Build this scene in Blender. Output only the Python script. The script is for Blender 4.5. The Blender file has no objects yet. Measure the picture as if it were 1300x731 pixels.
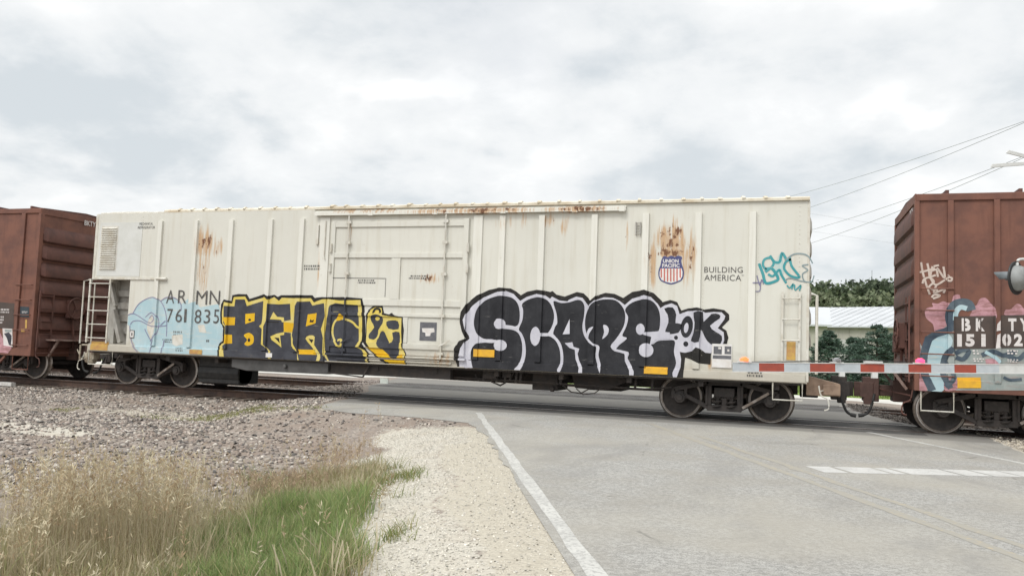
import bpy, bmesh, math, random
import numpy as np
from mathutils import Vector, Matrix
from mathutils.geometry import tessellate_polygon
random.seed(7); RNG = np.random.default_rng(7)
S = bpy.context.scene; COL = S.collection
R = math.radians; PI = math.pi

# ------------------------------------------------------------------ camera
CAMF, YAW, PITCH, ROLL = 1052.77, 0.3191, 0.072, 0.037
CAMP = np.array([-0.4147, -16.9063, 1.3069])
_f = np.array([-math.sin(YAW)*math.cos(PITCH), math.cos(YAW)*math.cos(PITCH), math.sin(PITCH)])
_r0 = np.array([math.cos(YAW), math.sin(YAW), 0.0]); _u0 = np.cross(_r0, _f)
_r = math.cos(ROLL)*_r0 + math.sin(ROLL)*_u0; _u = -math.sin(ROLL)*_r0 + math.cos(ROLL)*_u0
cd = bpy.data.cameras.new("camera"); cam = bpy.data.objects.new("camera", cd); COL.objects.link(cam)
cd.sensor_width = 36; cd.lens = CAMF/1300*36; cd.clip_end = 5000; cd.clip_start = .05
cam.matrix_world = Matrix(((_r[0], _u[0], -_f[0], CAMP[0]), (_r[1], _u[1], -_f[1], CAMP[1]), (_r[2], _u[2], -_f[2], CAMP[2]), (0, 0, 0, 1)))
S.camera = cam
def un(u, v, ax, val):
    "where the sight line of a photo pixel meets the plane ax = val"
    d = _f*CAMF + _r*(u-650) - _u*(v-365.5)
    return CAMP + d*((val-CAMP[ax])/d[ax])
def side(u, v, y=0.0): p = un(u, v, 1, y); return float(p[0]), float(p[2])
def grd(u, v, z=0.0): p = un(u, v, 2, z); return float(p[0]), float(p[1])

# ------------------------------------------------------------------ world, sun, exposure
SUN_EL, SUN_AZ = 52, 200          # azimuth clockwise from +Y
S.view_settings.view_transform = 'Standard'; S.view_settings.look = 'None'
S.view_settings.exposure = 0.16; S.view_settings.gamma = 1
W = bpy.data.worlds.new("World"); S.world = W; W.use_nodes = True
def N(nt, t, **kw):
    n = nt.nodes.new(t)
    for k, v in kw.items():
        if k in ('loc',): continue
        if hasattr(n, k): setattr(n, k, v)
        else: n.inputs[k.replace('_', ' ')].default_value = v
    return n
def M2(nt, op, a, b=None, clamp=False, c=None):
    n = nt.nodes.new('ShaderNodeMath'); n.operation = op; n.use_clamp = clamp
    for i, x in enumerate((a, b, c)):
        if x is None: continue
        if hasattr(x, 'is_linked') or hasattr(x, 'links'): nt.links.new(x, n.inputs[i])
        else: n.inputs[i].default_value = x
    return n.outputs[0]
def MIX(nt, fac, a, b, bt='MIX'):
    n = nt.nodes.new('ShaderNodeMix'); n.data_type = 'RGBA'; n.blend_type = bt
    for sock, x in ((n.inputs[0], fac), (n.inputs[6], a), (n.inputs[7], b)):
        if hasattr(x, 'links'): nt.links.new(x, sock)
        elif isinstance(x, (int, float)): sock.default_value = x
        else: sock.default_value = (*x, 1) if len(x) == 3 else x
    return n.outputs[2]
def RAMP(nt, fac, a, b, lo=0.0, hi=1.0):
    n = nt.nodes.new('ShaderNodeMapRange'); n.inputs[1].default_value = a; n.inputs[2].default_value = b
    n.inputs[3].default_value = lo; n.inputs[4].default_value = hi; n.interpolation_type = 'SMOOTHSTEP'
    nt.links.new(fac, n.inputs[0]); return n.outputs[0]
def NOISE(nt, vec, scale, detail=4, rough=.55, dist=0.0):
    n = nt.nodes.new('ShaderNodeTexNoise'); n.inputs['Scale'].default_value = scale; n.inputs['Detail'].default_value = detail
    n.inputs['Roughness'].default_value = rough; n.inputs['Distortion'].default_value = dist
    nt.links.new(vec, n.inputs['Vector']); return n.outputs[0]
def VM(nt, op, a, b=None):
    n = nt.nodes.new('ShaderNodeVectorMath'); n.operation = op
    for i, x in enumerate((a, b)):
        if x is None: continue
        if hasattr(x, 'links'): nt.links.new(x, n.inputs[i])
        else: n.inputs[i].default_value = x
    return n.outputs['Value'] if op in ('LENGTH', 'DOT_PRODUCT', 'DISTANCE') else n.outputs[0]

def build_world():
    nt = W.node_tree; nt.nodes.clear()
    out = nt.nodes.new('ShaderNodeOutputWorld'); bg = nt.nodes.new('ShaderNodeBackground')
    sky = nt.nodes.new('ShaderNodeTexSky'); sky.sky_type = 'NISHITA'; sky.sun_disc = False
    sky.sun_elevation = R(SUN_EL); sky.sun_rotation = R(SUN_AZ); sky.air_density = 1; sky.dust_density = 2
    tc = nt.nodes.new('ShaderNodeTexCoord'); d = tc.outputs['Generated']
    sp = nt.nodes.new('ShaderNodeSeparateXYZ'); nt.links.new(d, sp.inputs[0])
    z = M2(nt, 'MAXIMUM', sp.outputs[2], 0.0)
    k = M2(nt, 'DIVIDE', 1.0, M2(nt, 'ADD', z, 0.34))
    cb = nt.nodes.new('ShaderNodeCombineXYZ')
    nt.links.new(M2(nt, 'MULTIPLY', sp.outputs[0], k), cb.inputs[0]); nt.links.new(M2(nt, 'MULTIPLY', sp.outputs[1], k), cb.inputs[1])
    cb.inputs[2].default_value = 3.7
    n1 = NOISE(nt, cb.outputs[0], 3.0, 8, .56, .15)
    n2 = NOISE(nt, cb.outputs[0], 1.1, 3, .5, .2)
    n3 = NOISE(nt, cb.outputs[0], 8.0, 6, .6, .1)
    cl = M2(nt, 'ADD', M2(nt, 'MULTIPLY', n1, .62), M2(nt, 'ADD', M2(nt, 'MULTIPLY', n2, .26), M2(nt, 'MULTIPLY', n3, .12)))
    # darker cloud bellies and thin bright gaps at their places in the sky
    warp = VM(nt, 'ADD', d, VM(nt, 'SCALE', VM(nt, 'SUBTRACT', _col(nt, cb.outputs[0], 3.2), (.5, .5, .5))))
    for (u, v, ru, amt) in CLOUDS:
        p = _f*CAMF + _r*(u-650) - _u*(v-365.5); p = p/np.linalg.norm(p)
        dv = VM(nt, 'SUBTRACT', warp, tuple(p)); dv = VM(nt, 'MULTIPLY', dv, (1, 1, 2.1))
        m = RAMP(nt, VM(nt, 'LENGTH', dv), ru, 0.0)
        cl = M2(nt, 'ADD', cl, M2(nt, 'MULTIPLY', m, amt))
    shade = RAMP(nt, cl, .37, .54)
    col = MIX(nt, shade, (.64, .685, .715), (.85, .865, .87))
    hi = RAMP(nt, cl, .52, .64)
    col = MIX(nt, hi, col, (.97, .975, .97))
    # overcast skies brighten towards the zenith
    up = RAMP(nt, z, .45, .95, 1.0, 1.5)
    s2 = VM(nt, 'SCALE', col); nt.nodes[-1].inputs['Scale'].default_value = 1
    nt.links.new(up, nt.nodes[-1].inputs['Scale'])
    # sun glow through the cloud deck
    sd = (math.cos(R(SUN_EL))*math.sin(R(SUN_AZ)), math.cos(R(SUN_EL))*math.cos(R(SUN_AZ)), math.sin(R(SUN_EL)))
    g = RAMP(nt, VM(nt, 'DOT_PRODUCT', d, sd), .55, 1.0, 0.0, 1.2)
    s3 = nt.nodes.new('ShaderNodeVectorMath'); s3.operation = 'SCALE'; nt.links.new(s2, s3.inputs[0])
    nt.links.new(M2(nt, 'ADD', g, 1.0), s3.inputs['Scale'])
    sk = nt.nodes.new('ShaderNodeVectorMath'); sk.operation = 'SCALE'; nt.links.new(sky.outputs[0], sk.inputs[0]); sk.inputs['Scale'].default_value = .10
    thin = RAMP(nt, NOISE(nt, cb.outputs[0], .9, 3), .62, .8, .05, .22)
    fin = MIX(nt, thin, s3.outputs[0], sk.outputs[0])
    nt.links.new(fin, bg.inputs[0]); bg.inputs[1].default_value = 1.0
    nt.links.new(bg.outputs[0], out.inputs[0])
def _col(nt, vec, sc):
    n = nt.nodes.new('ShaderNodeTexNoise'); n.inputs['Scale'].default_value = sc; n.inputs['Detail'].default_value = 5
    nt.links.new(vec, n.inputs['Vector'])
    s = nt.nodes.new('ShaderNodeVectorMath'); s.operation = 'SCALE'; s.inputs['Scale'].default_value = .22
    a = nt.nodes.new('ShaderNodeVectorMath'); a.operation = 'SUBTRACT'; nt.links.new(n.outputs[1], a.inputs[0]); a.inputs[1].default_value = (.5, .5, .5)
    nt.links.new(a.outputs[0], s.inputs[0])
    b = nt.nodes.new('ShaderNodeVectorMath'); b.operation = 'ADD'; nt.links.new(s.outputs[0], b.inputs[0]); b.inputs[1].default_value = (.5, .5, .5)
    return b.outputs[0]
CLOUDS = [  # px u, v, angular radius, brightness change
    (560, 165, .14, -.13), (330, 150, .07, -.10), (640, 60, .12, -.04), (800, 55, .14, -.09), (1120, 205, .12, -.12),
    (30, 105, .10, -.10), (50, 225, .12, -.13), (175, 222, .09, -.10), (740, 220, .06, -.06), (1080, 80, .12, -.05), (1230, 210, .08, -.05),
    (505, 98, .09, .12), (900, 120, .15, .06), (260, 60, .16, .04), (660, 195, .05, .06), (1180, 130, .08, .08), (90, 30, .12, .04)]
build_world()
sl = bpy.data.lights.new("sun", 'SUN'); sl.energy = 1.15; sl.angle = R(14); sl.color = (1, .965, .91)
so = bpy.data.objects.new("sun", sl); COL.objects.link(so)
sdv = Vector((math.cos(R(SUN_EL))*math.sin(R(SUN_AZ)), math.cos(R(SUN_EL))*math.cos(R(SUN_AZ)), math.sin(R(SUN_EL))))
so.rotation_euler = sdv.to_track_quat('Z', 'Y').to_euler(); so.location = (0, -20, 30)

# ------------------------------------------------------------------ helpers
def tag(o, label=None, cat=None, group=None, kind=None):
    for k, v in (('label', label), ('category', cat), ('group', group), ('kind', kind)):
        if v: o[k] = v
    return o
def empty(name, loc, label, cat, group=None):
    o = bpy.data.objects.new(name, None); COL.objects.link(o); o.location = loc; o.empty_display_size = .2
    return tag(o, label, cat, group)
def rootloc(o):
    v = Vector((0, 0, 0))
    while o is not None: v += o.location; o = o.parent
    return v
class MB:
    def __init__(s): s.v = []; s.f = []; s.m = []; s.T = None
    def add(s, vs, fs, m=0):
        b = len(s.v)
        if s.T is not None: vs = [s.T @ Vector(p) for p in vs]
        s.v += [tuple(p) for p in vs]; s.f += [tuple(b+i for i in f) for f in fs]; s.m += [m]*len(fs); return s
    def box(s, x0, x1, y0, y1, z0, z1, m=0):
        v = [(x, y, z) for z in (z0, z1) for y in (y0, y1) for x in (x0, x1)]
        return s.add(v, [(0, 2, 3, 1), (4, 5, 7, 6), (0, 1, 5, 4), (2, 6, 7, 3), (0, 4, 6, 2), (1, 3, 7, 5)], m)
    def bar(s, p, q, w, h, m=0, up=(0, 0, 1)):
        p, q = Vector(p), Vector(q); d = (q-p).normalized(); u = Vector(up)
        if abs(d.dot(u)) > .97: u = Vector((1, 0, 0))
        a = d.cross(u).normalized(); b = a.cross(d).normalized(); a *= w/2; b *= h/2
        v = [p-a-b, p+a-b, p+a+b, p-a+b, q-a-b, q+a-b, q+a+b, q-a+b]
        return s.add(v, [(0, 3, 2, 1), (4, 5, 6, 7), (0, 1, 5, 4), (1, 2, 6, 5), (2, 3, 7, 6), (3, 0, 4, 7)], m)
    def cyl(s, p, q, r, n=12, m=0, r2=None, cap=True):
        p, q = Vector(p), Vector(q); d = (q-p).normalized(); u = Vector((0, 0, 1)) if abs(d.z) < .9 else Vector((1, 0, 0))
        a = d.cross(u).normalized(); b = d.cross(a); r2 = r if r2 is None else r2
        v = [p + (a*math.cos(t)+b*math.sin(t))*r for t in [2*PI*i/n for i in range(n)]] + [q + (a*math.cos(t)+b*math.sin(t))*r2 for t in [2*PI*i/n for i in range(n)]]
        f = [(i, (i+1) % n, n+(i+1) % n, n+i) for i in range(n)]
        if cap: f += [tuple(range(n))[::-1], tuple(range(n, 2*n))]
        return s.add(v, f, m)
    def tube(s, pts, r, n=6, m=0):
        pts = [Vector(p) for p in pts]; v = []; k = len(pts)
        for i, p in enumerate(pts):
            d = (pts[min(i+1, k-1)]-pts[max(i-1, 0)]).normalized(); u = Vector((0, 0, 1)) if abs(d.z) < .95 else Vector((1, 0, 0))
            a = d.cross(u).normalized(); b = d.cross(a)
            v += [p+(a*math.cos(2*PI*j/n)+b*math.sin(2*PI*j/n))*r for j in range(n)]
        f = [(i*n+j, i*n+(j+1) % n, (i+1)*n+(j+1) % n, (i+1)*n+j) for i in range(k-1) for j in range(n)]
        f += [tuple(range(n))[::-1], tuple(range((k-1)*n, k*n))]
        return s.add(v, f, m)
    def lathe(s, c, ax, prof, n=24, m=0, mats=None):
        c = Vector(c); ax = Vector(ax).normalized(); u = Vector((0, 0, 1)) if abs(ax.z) < .9 else Vector((1, 0, 0))
        a = ax.cross(u).normalized(); b = ax.cross(a)
        for i in range(len(prof)-1):
            (r0, h0), (r1, h1) = prof[i], prof[i+1]; v = []
            for (r, h) in ((r0, h0), (r1, h1)):
                v += [c+ax*h+(a*math.cos(2*PI*j/n)+b*math.sin(2*PI*j/n))*max(r, 1e-4) for j in range(n)]
            s.add(v, [(j, (j+1) % n, n+(j+1) % n, n+j) for j in range(n)], mats[i] if mats else m)
        return s
    def prism(s, poly, axis, a, b, m=0):
        "poly of 2-D points; axis 0: (y,z) along x, 1: (x,z) along y, 2: (x,y) along z"
        def P(p, t): return [(t, p[0], p[1]), (p[0], t, p[1]), (p[0], p[1], t)][axis]
        n = len(poly); v = [P(p, a) for p in poly]+[P(p, b) for p in poly]
        tri = tessellate_polygon([[Vector((p[0], p[1], 0)) for p in poly]])
        f = [tuple(t) for t in tri]+[tuple(n+i for i in t)[::-1] for t in tri]+[(i, (i+1) % n, n+(i+1) % n, n+i) for i in range(n)]
        return s.add(v, f, m)
    def build(s, name, mats, parent=None, bevel=0, smooth=False, label=None, fix=True):
        me = bpy.data.meshes.new(name); L = rootloc(parent) if parent else Vector((0, 0, 0))
        me.from_pydata([(x-L.x, y-L.y, z-L.z) for x, y, z in s.v], [], s.f)
        if not isinstance(mats, (list, tuple)): mats = [mats]
        for m in mats: me.materials.append(m)
        me.polygons.foreach_set('material_index', s.m)
        if fix:
            bm = bmesh.new(); bm.from_mesh(me); bmesh.ops.remove_doubles(bm, verts=bm.verts, dist=1e-5)
            bmesh.ops.recalc_face_normals(bm, faces=bm.faces); bm.to_mesh(me); bm.free()
        if smooth:
            me.polygons.foreach_set('use_smooth', [True]*len(me.polygons)); me.set_sharp_from_angle(angle=R(38))
        o = bpy.data.objects.new(name, me); COL.objects.link(o)
        if parent: o.parent = parent
        if bevel:
            b = o.modifiers.new('bevel', 'BEVEL'); b.width = bevel; b.segments = 2; b.limit_method = 'ANGLE'; b.angle_limit = R(40)
        if label: o['label'] = label
        return o
def npmesh(name, V, F, mats, parent=None, col=None, smooth=False):
    "numpy arrays -> mesh; F (n,k) ints; col per-vertex rgb(a)"
    me = bpy.data.meshes.new(name); nf, k = F.shape
    me.vertices.add(len(V)); me.vertices.foreach_set('co', np.asarray(V, np.float32).ravel())
    me.loops.add(nf*k); me.loops.foreach_set('vertex_index', F.astype(np.int32).ravel())
    me.polygons.add(nf); me.polygons.foreach_set('loop_start', np.arange(0, nf*k, k, dtype=np.int32)); me.polygons.foreach_set('loop_total', np.full(nf, k, np.int32))
    for m in (mats if isinstance(mats, (list, tuple)) else [mats]): me.materials.append(m)
    me.update(calc_edges=True)
    if col is not None:
        a = me.color_attributes.new('tint', 'FLOAT_COLOR', 'POINT'); c = np.ones((len(V), 4), np.float32); c[:, :col.shape[1]] = col
        a.data.foreach_set('color', c.ravel())
    if smooth: me.polygons.foreach_set('use_smooth', [True]*nf)
    o = bpy.data.objects.new(name, me); COL.objects.link(o)
    if parent: o.parent = parent
    return o
def dup(o, parent=None, loc=None, label=None, group=None):
    c = o.copy(); COL.objects.link(c); c.parent = parent
    if loc is not None: c.location = loc
    if label: c['label'] = label
    if group: c['group'] = group
    for ch in list(o.children): dup(ch, c)
    return c

# ------------------------------------------------------------------ materials
def newmat(name):
    m = bpy.data.materials.new(name); m.use_nodes = True; nt = m.node_tree
    b = nt.nodes['Principled BSDF']; tc = nt.nodes.new('ShaderNodeTexCoord')
    return m, nt, b, tc.outputs['Object']
def bump(nt, b, h, strength=.3, dist=.01):
    n = nt.nodes.new('ShaderNodeBump'); n.inputs['Strength'].default_value = strength; n.inputs['Distance'].default_value = dist
    nt.links.new(h, n.inputs['Height']); nt.links.new(n.outputs[0], b.inputs['Normal'])
def pm(name, c1, c2=None, scale=2.0, rough=.6, metal=0, bmp=0, bs=30, streak=0, spec=.5):
    m, nt, b, oc = newmat(name); c2 = c2 or tuple(x*.75 for x in c1)
    f = RAMP(nt, NOISE(nt, oc, scale, 6, .6), .35, .68)
    col = MIX(nt, f, c1, c2)
    if streak:
        v = VM(nt, 'MULTIPLY', oc, (9, 9, .7)); s = RAMP(nt, NOISE(nt, v, 1.0, 5, .6), .5, .75, 0, streak)
        col = MIX(nt, s, col, tuple(x*.55 for x in c1))
    nt.links.new(col, b.inputs['Base Color']); b.inputs['Roughness'].default_value = rough; b.inputs['Metallic'].default_value = metal
    b.inputs['Specular IOR Level'].default_value = spec
    if bmp: bump(nt, b, NOISE(nt, oc, bs, 4), bmp, .01)
    return m
def worn(name, c1, c2, under, amount=.16, scale=3.0, rough=.6, streak=.3):
    "spray paint worn through in specks, with faded and streaky patches"
    m, nt, b, oc = newmat(name)
    f = RAMP(nt, NOISE(nt, oc, scale, 6, .62), .35, .68); col = MIX(nt, f, c1, c2)
    v = VM(nt, 'MULTIPLY', oc, (7, 7, 1.2)); s = RAMP(nt, NOISE(nt, v, 1.3, 6, .65), .5, .8, 0, streak)
    col = MIX(nt, s, col, tuple(x*1.5+.03 for x in c1))
    h = VM(nt, 'MULTIPLY', oc, (2.2, 2.2, 16)); w = RAMP(nt, NOISE(nt, h, 1.4, 7, .7), .72-amount*.3, .80-amount*.3)
    w = M2(nt, 'MULTIPLY', w, .55)
    col = MIX(nt, w, col, under)
    nt.links.new(col, b.inputs['Base Color']); b.inputs['Roughness'].default_value = rough; b.inputs['Specular IOR Level'].default_value = .18
    return m
def tint_mat(name, rough=.9, trans=0, mul=(1, 1, 1)):
    m, nt, b, oc = newmat(name)
    a = nt.nodes.new('ShaderNodeAttribute'); a.attribute_name = 'tint'
    nt.links.new(a.outputs['Color'], b.inputs['Base Color']); b.inputs['Roughness'].default_value = rough
    b.inputs['Specular IOR Level'].default_value = .2
    if trans:
        t = nt.nodes.new('ShaderNodeBsdfTranslucent'); mx = nt.nodes.new('ShaderNodeMixShader'); mx.inputs[0].default_value = trans
        nt.links.new(a.outputs['Color'], t.inputs['Color']); nt.links.new(b.outputs[0], mx.inputs[1]); nt.links.new(t.outputs[0], mx.inputs[2])
        nt.links.new(mx.outputs[0], nt.nodes['Material Output'].inputs['Surface'])
    return m
CARC = Vector((-8.7, 1.5, 0))      # white car's base
def white_paint(name='white_car_paint', rust=True, base=(.615, .60, .535)):
    m, nt, b, oc = newmat(name)
    f = RAMP(nt, NOISE(nt, oc, .5, 5, .55), .3, .7); col = MIX(nt, f, base, tuple(x*.93 for x in base))
    v = VM(nt, 'MULTIPLY', oc, (5, 5, .35)); s = RAMP(nt, NOISE(nt, v, 1.5, 6, .62), .48, .78, 0, .5)
    col = MIX(nt, s, col, (.47, .43, .34))
    g = RAMP(nt, NOISE(nt, oc, 14, 5, .7), .62, .74, 0, .5); col = MIX(nt, g, col, (.40, .35, .27))
    spz = nt.nodes.new('ShaderNodeSeparateXYZ'); nt.links.new(oc, spz.inputs[0]); gr_ = RAMP(nt, M2(nt, 'ADD', spz.outputs[2], M2(nt, 'MULTIPLY', NOISE(nt, VM(nt, 'MULTIPLY', oc, (2, 2, 5)), 1.0, 6, .7), -1.1)), .95, .30, 0, .55); col = MIX(nt, gr_, col, (.33, .28, .21))
    if rust:
        v2 = VM(nt, 'MULTIPLY', oc, (17, 1, 1.0)); nz = NOISE(nt, v2, 1.0, 6, .7); nf = NOISE(nt, VM(nt, 'MULTIPLY', oc, (1.5, 1, .8)), 6, 7, .72)
        tot = None; core = None
        for (u, vv, rx, rz, a) in [(600, 268, 2.6, .12, .9), (470, 268, 1.4, .10, .7), (735, 266, 1.2, .12, .95), (852, 320, .42, .16, 1.3), (843, 297, .16, .3, 1.1), (862, 296, .14, .25, 1.1), (261, 308, .42, .62, 1.0), (258, 345, .30, .95, .6), (278, 315, .22, .40, .85), (852, 305, .60, .50, 1.0), (876, 330, .22, .90, .85), (828, 330, .22, .8, .75), (850, 300, .3, .6, .9),
                                   (846, 300, .14, .5, .9), (850, 322, .5, .12, 1.2), (545, 354, .34, .2, .8), (445, 300, .1, .45, .4), (718, 285, .16, .35, .6), (640, 282, .3, .3, .5), (700, 280, .3, .25, .5), (665, 280, .12, .3, .5), (795, 300, .06, .55, .55), (405, 330, .08, 1.0, .4), (820, 485, .3, .2, .4), (905, 462, .22, .2, .75), (600, 470, .2, .2, .6), (560, 455, .5, .28, .5), (240, 380, .12, .5, .35), (262, 425, .1, .5, .4)]:
            X, Z = side(u, vv); cx = (X-CARC.x, -1.5, Z)
            dd = VM(nt, 'MULTIPLY', VM(nt, 'SUBTRACT', oc, cx), (1/rx, 0, 1/rz))
            mk = M2(nt, 'MULTIPLY', RAMP(nt, VM(nt, 'LENGTH', dd), 1.0, .1), a)
            tot = mk if tot is None else M2(nt, 'MAXIMUM', tot, mk)
        st = RAMP(nt, M2(nt, 'ADD', nz, M2(nt, 'MULTIPLY', tot, .25)), .56, .76)
        st = M2(nt, 'MULTIPLY', st, RAMP(nt, tot, 0, .25))
        col = MIX(nt, M2(nt, 'MULTIPLY', st, .78), col, (.45, .25, .10))
        co = RAMP(nt, M2(nt, 'ADD', nf, M2(nt, 'MULTIPLY', tot, .22)), .70, .76)
        co = M2(nt, 'MULTIPLY', co, RAMP(nt, tot, .25, .5))
        col = MIX(nt, co, col, (.15, .065, .03))
    nt.links.new(col, b.inputs['Base Color']); b.inputs['Roughness'].default_value = .55; b.inputs['Specular IOR Level'].default_value = .4
    bump(nt, b, NOISE(nt, oc, 1.3, 3), .35, .03)
    return m
WHITE = white_paint()
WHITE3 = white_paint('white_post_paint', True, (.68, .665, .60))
WHITE2 = pm('white_fitting_paint', (.62, .60, .54), (.50, .46, .38), 5, .6, streak=.4)
ROOFM = pm('roof_cream', (.66, .62, .52), (.50, .42, .30), 2.2, .7, bmp=.2)
DARK = pm('underframe_grime', (.035, .03, .028), (.055, .042, .035), 6, .8, bmp=.3)
BLK = pm('black_rubber', (.012, .012, .012), (.03, .028, .026), 8, .6)
GRIME = pm('truck_iron', (.055, .045, .04), (.028, .024, .022), 7, .75, bmp=.3)
STEEL = pm('worn_steel', (.34, .30, .27), (.20, .16, .13), 9, .42, .7)
RAILTOP = pm('rail_head_steel', (.42, .40, .38), (.28, .25, .22), 4, .35, .8)
RAILM = pm('rail_rust', (.085, .05, .036), (.045, .03, .025), 6, .85)
SLATE = pm('grey_tank_paint', (.085, .082, .08), (.05, .048, .046), 3, .6, streak=.3)
RED = pm('oxide_red_paint', (.180, .074, .048), (.118, .050, .036), 2.4, .7, streak=.55, bmp=.15, bs=9)
REDD = pm('oxide_red_dark', (.125, .052, .038), (.08, .036, .028), 3, .75, streak=.4)
GREYR = pm('weathered_recess_steel', (.40, .385, .35), (.26, .24, .21), 3, .8)
YEL = pm('reflective_yellow', (.72, .40, .02), (.60, .32, .03), 6, .5)
ORG = pm('dirty_yellow', (.52, .33, .08), (.42, .22, .08), 8, .6)
G_DK = worn('graffiti_charcoal', (.020, .020, .023), (.034, .034, .038), (.22, .21, .19), .32)
G_OUT = worn('graffiti_black_outline', (.028, .025, .023), (.018, .017, .016), (.34, .31, .25), .3)
G_WH = worn('graffiti_white', (.54, .53, .57), (.46, .45, .50), (.35, .33, .30), .2)
G_GR = worn('graffiti_bluegrey', (.042, .043, .052), (.066, .068, .08), (.26, .23, .17), .34)
G_YE = worn('graffiti_yellow', (.60, .47, .10), (.62, .52, .20), (.30, .26, .15), .3)
G_YO = worn('graffiti_deep_yellow', (.68, .43, .02), (.62, .36, .02), (.45, .30, .05), .2)
G_BL = worn('graffiti_light_blue', (.36, .50, .54), (.44, .54, .56), (.55, .54, .49), .55)
G_PU = worn('graffiti_purple_line', (.20, .19, .30), (.28, .27, .36), (.5, .5, .5), .3)
G_PK = worn('graffiti_pink', (.50, .28, .31), (.33, .17, .18), (.20, .095, .075), .75, 5)
G_TE = worn('graffiti_teal', (.05, .27, .29), (.10, .33, .35), (.5, .5, .45), .3)
G_GY = worn('graffiti_grey_line', (.20, .26, .27), (.26, .32, .33), (.5, .5, .45), .3)
G_NV = worn('graffiti_navy', (.05, .07, .095), (.12, .15, .17), (.2, .2, .2), .2)
G_SG = worn('graffiti_sage', (.25, .29, .28), (.33, .35, .33), (.30, .22, .20), .6, 4)
STEN = pm('stencil_black', (.06, .058, .055), (.12, .11, .10), 12, .7)
STENW = worn('stencil_white', (.66, .62, .60), (.56, .52, .5), (.25, .15, .12), .3)
PLAC = pm('placard_brown', (.075, .052, .042), (.055, .042, .036), 4, .7)
SHR = pm('shield_red', (.50, .13, .10), (.42, .14, .11), 9, .5)
SHB = pm('shield_blue', (.05, .055, .16), (.08, .08, .18), 9, .5)
SHW = pm('shield_white', (.68, .66, .64), (.6, .56, .52), 9, .5)

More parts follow.
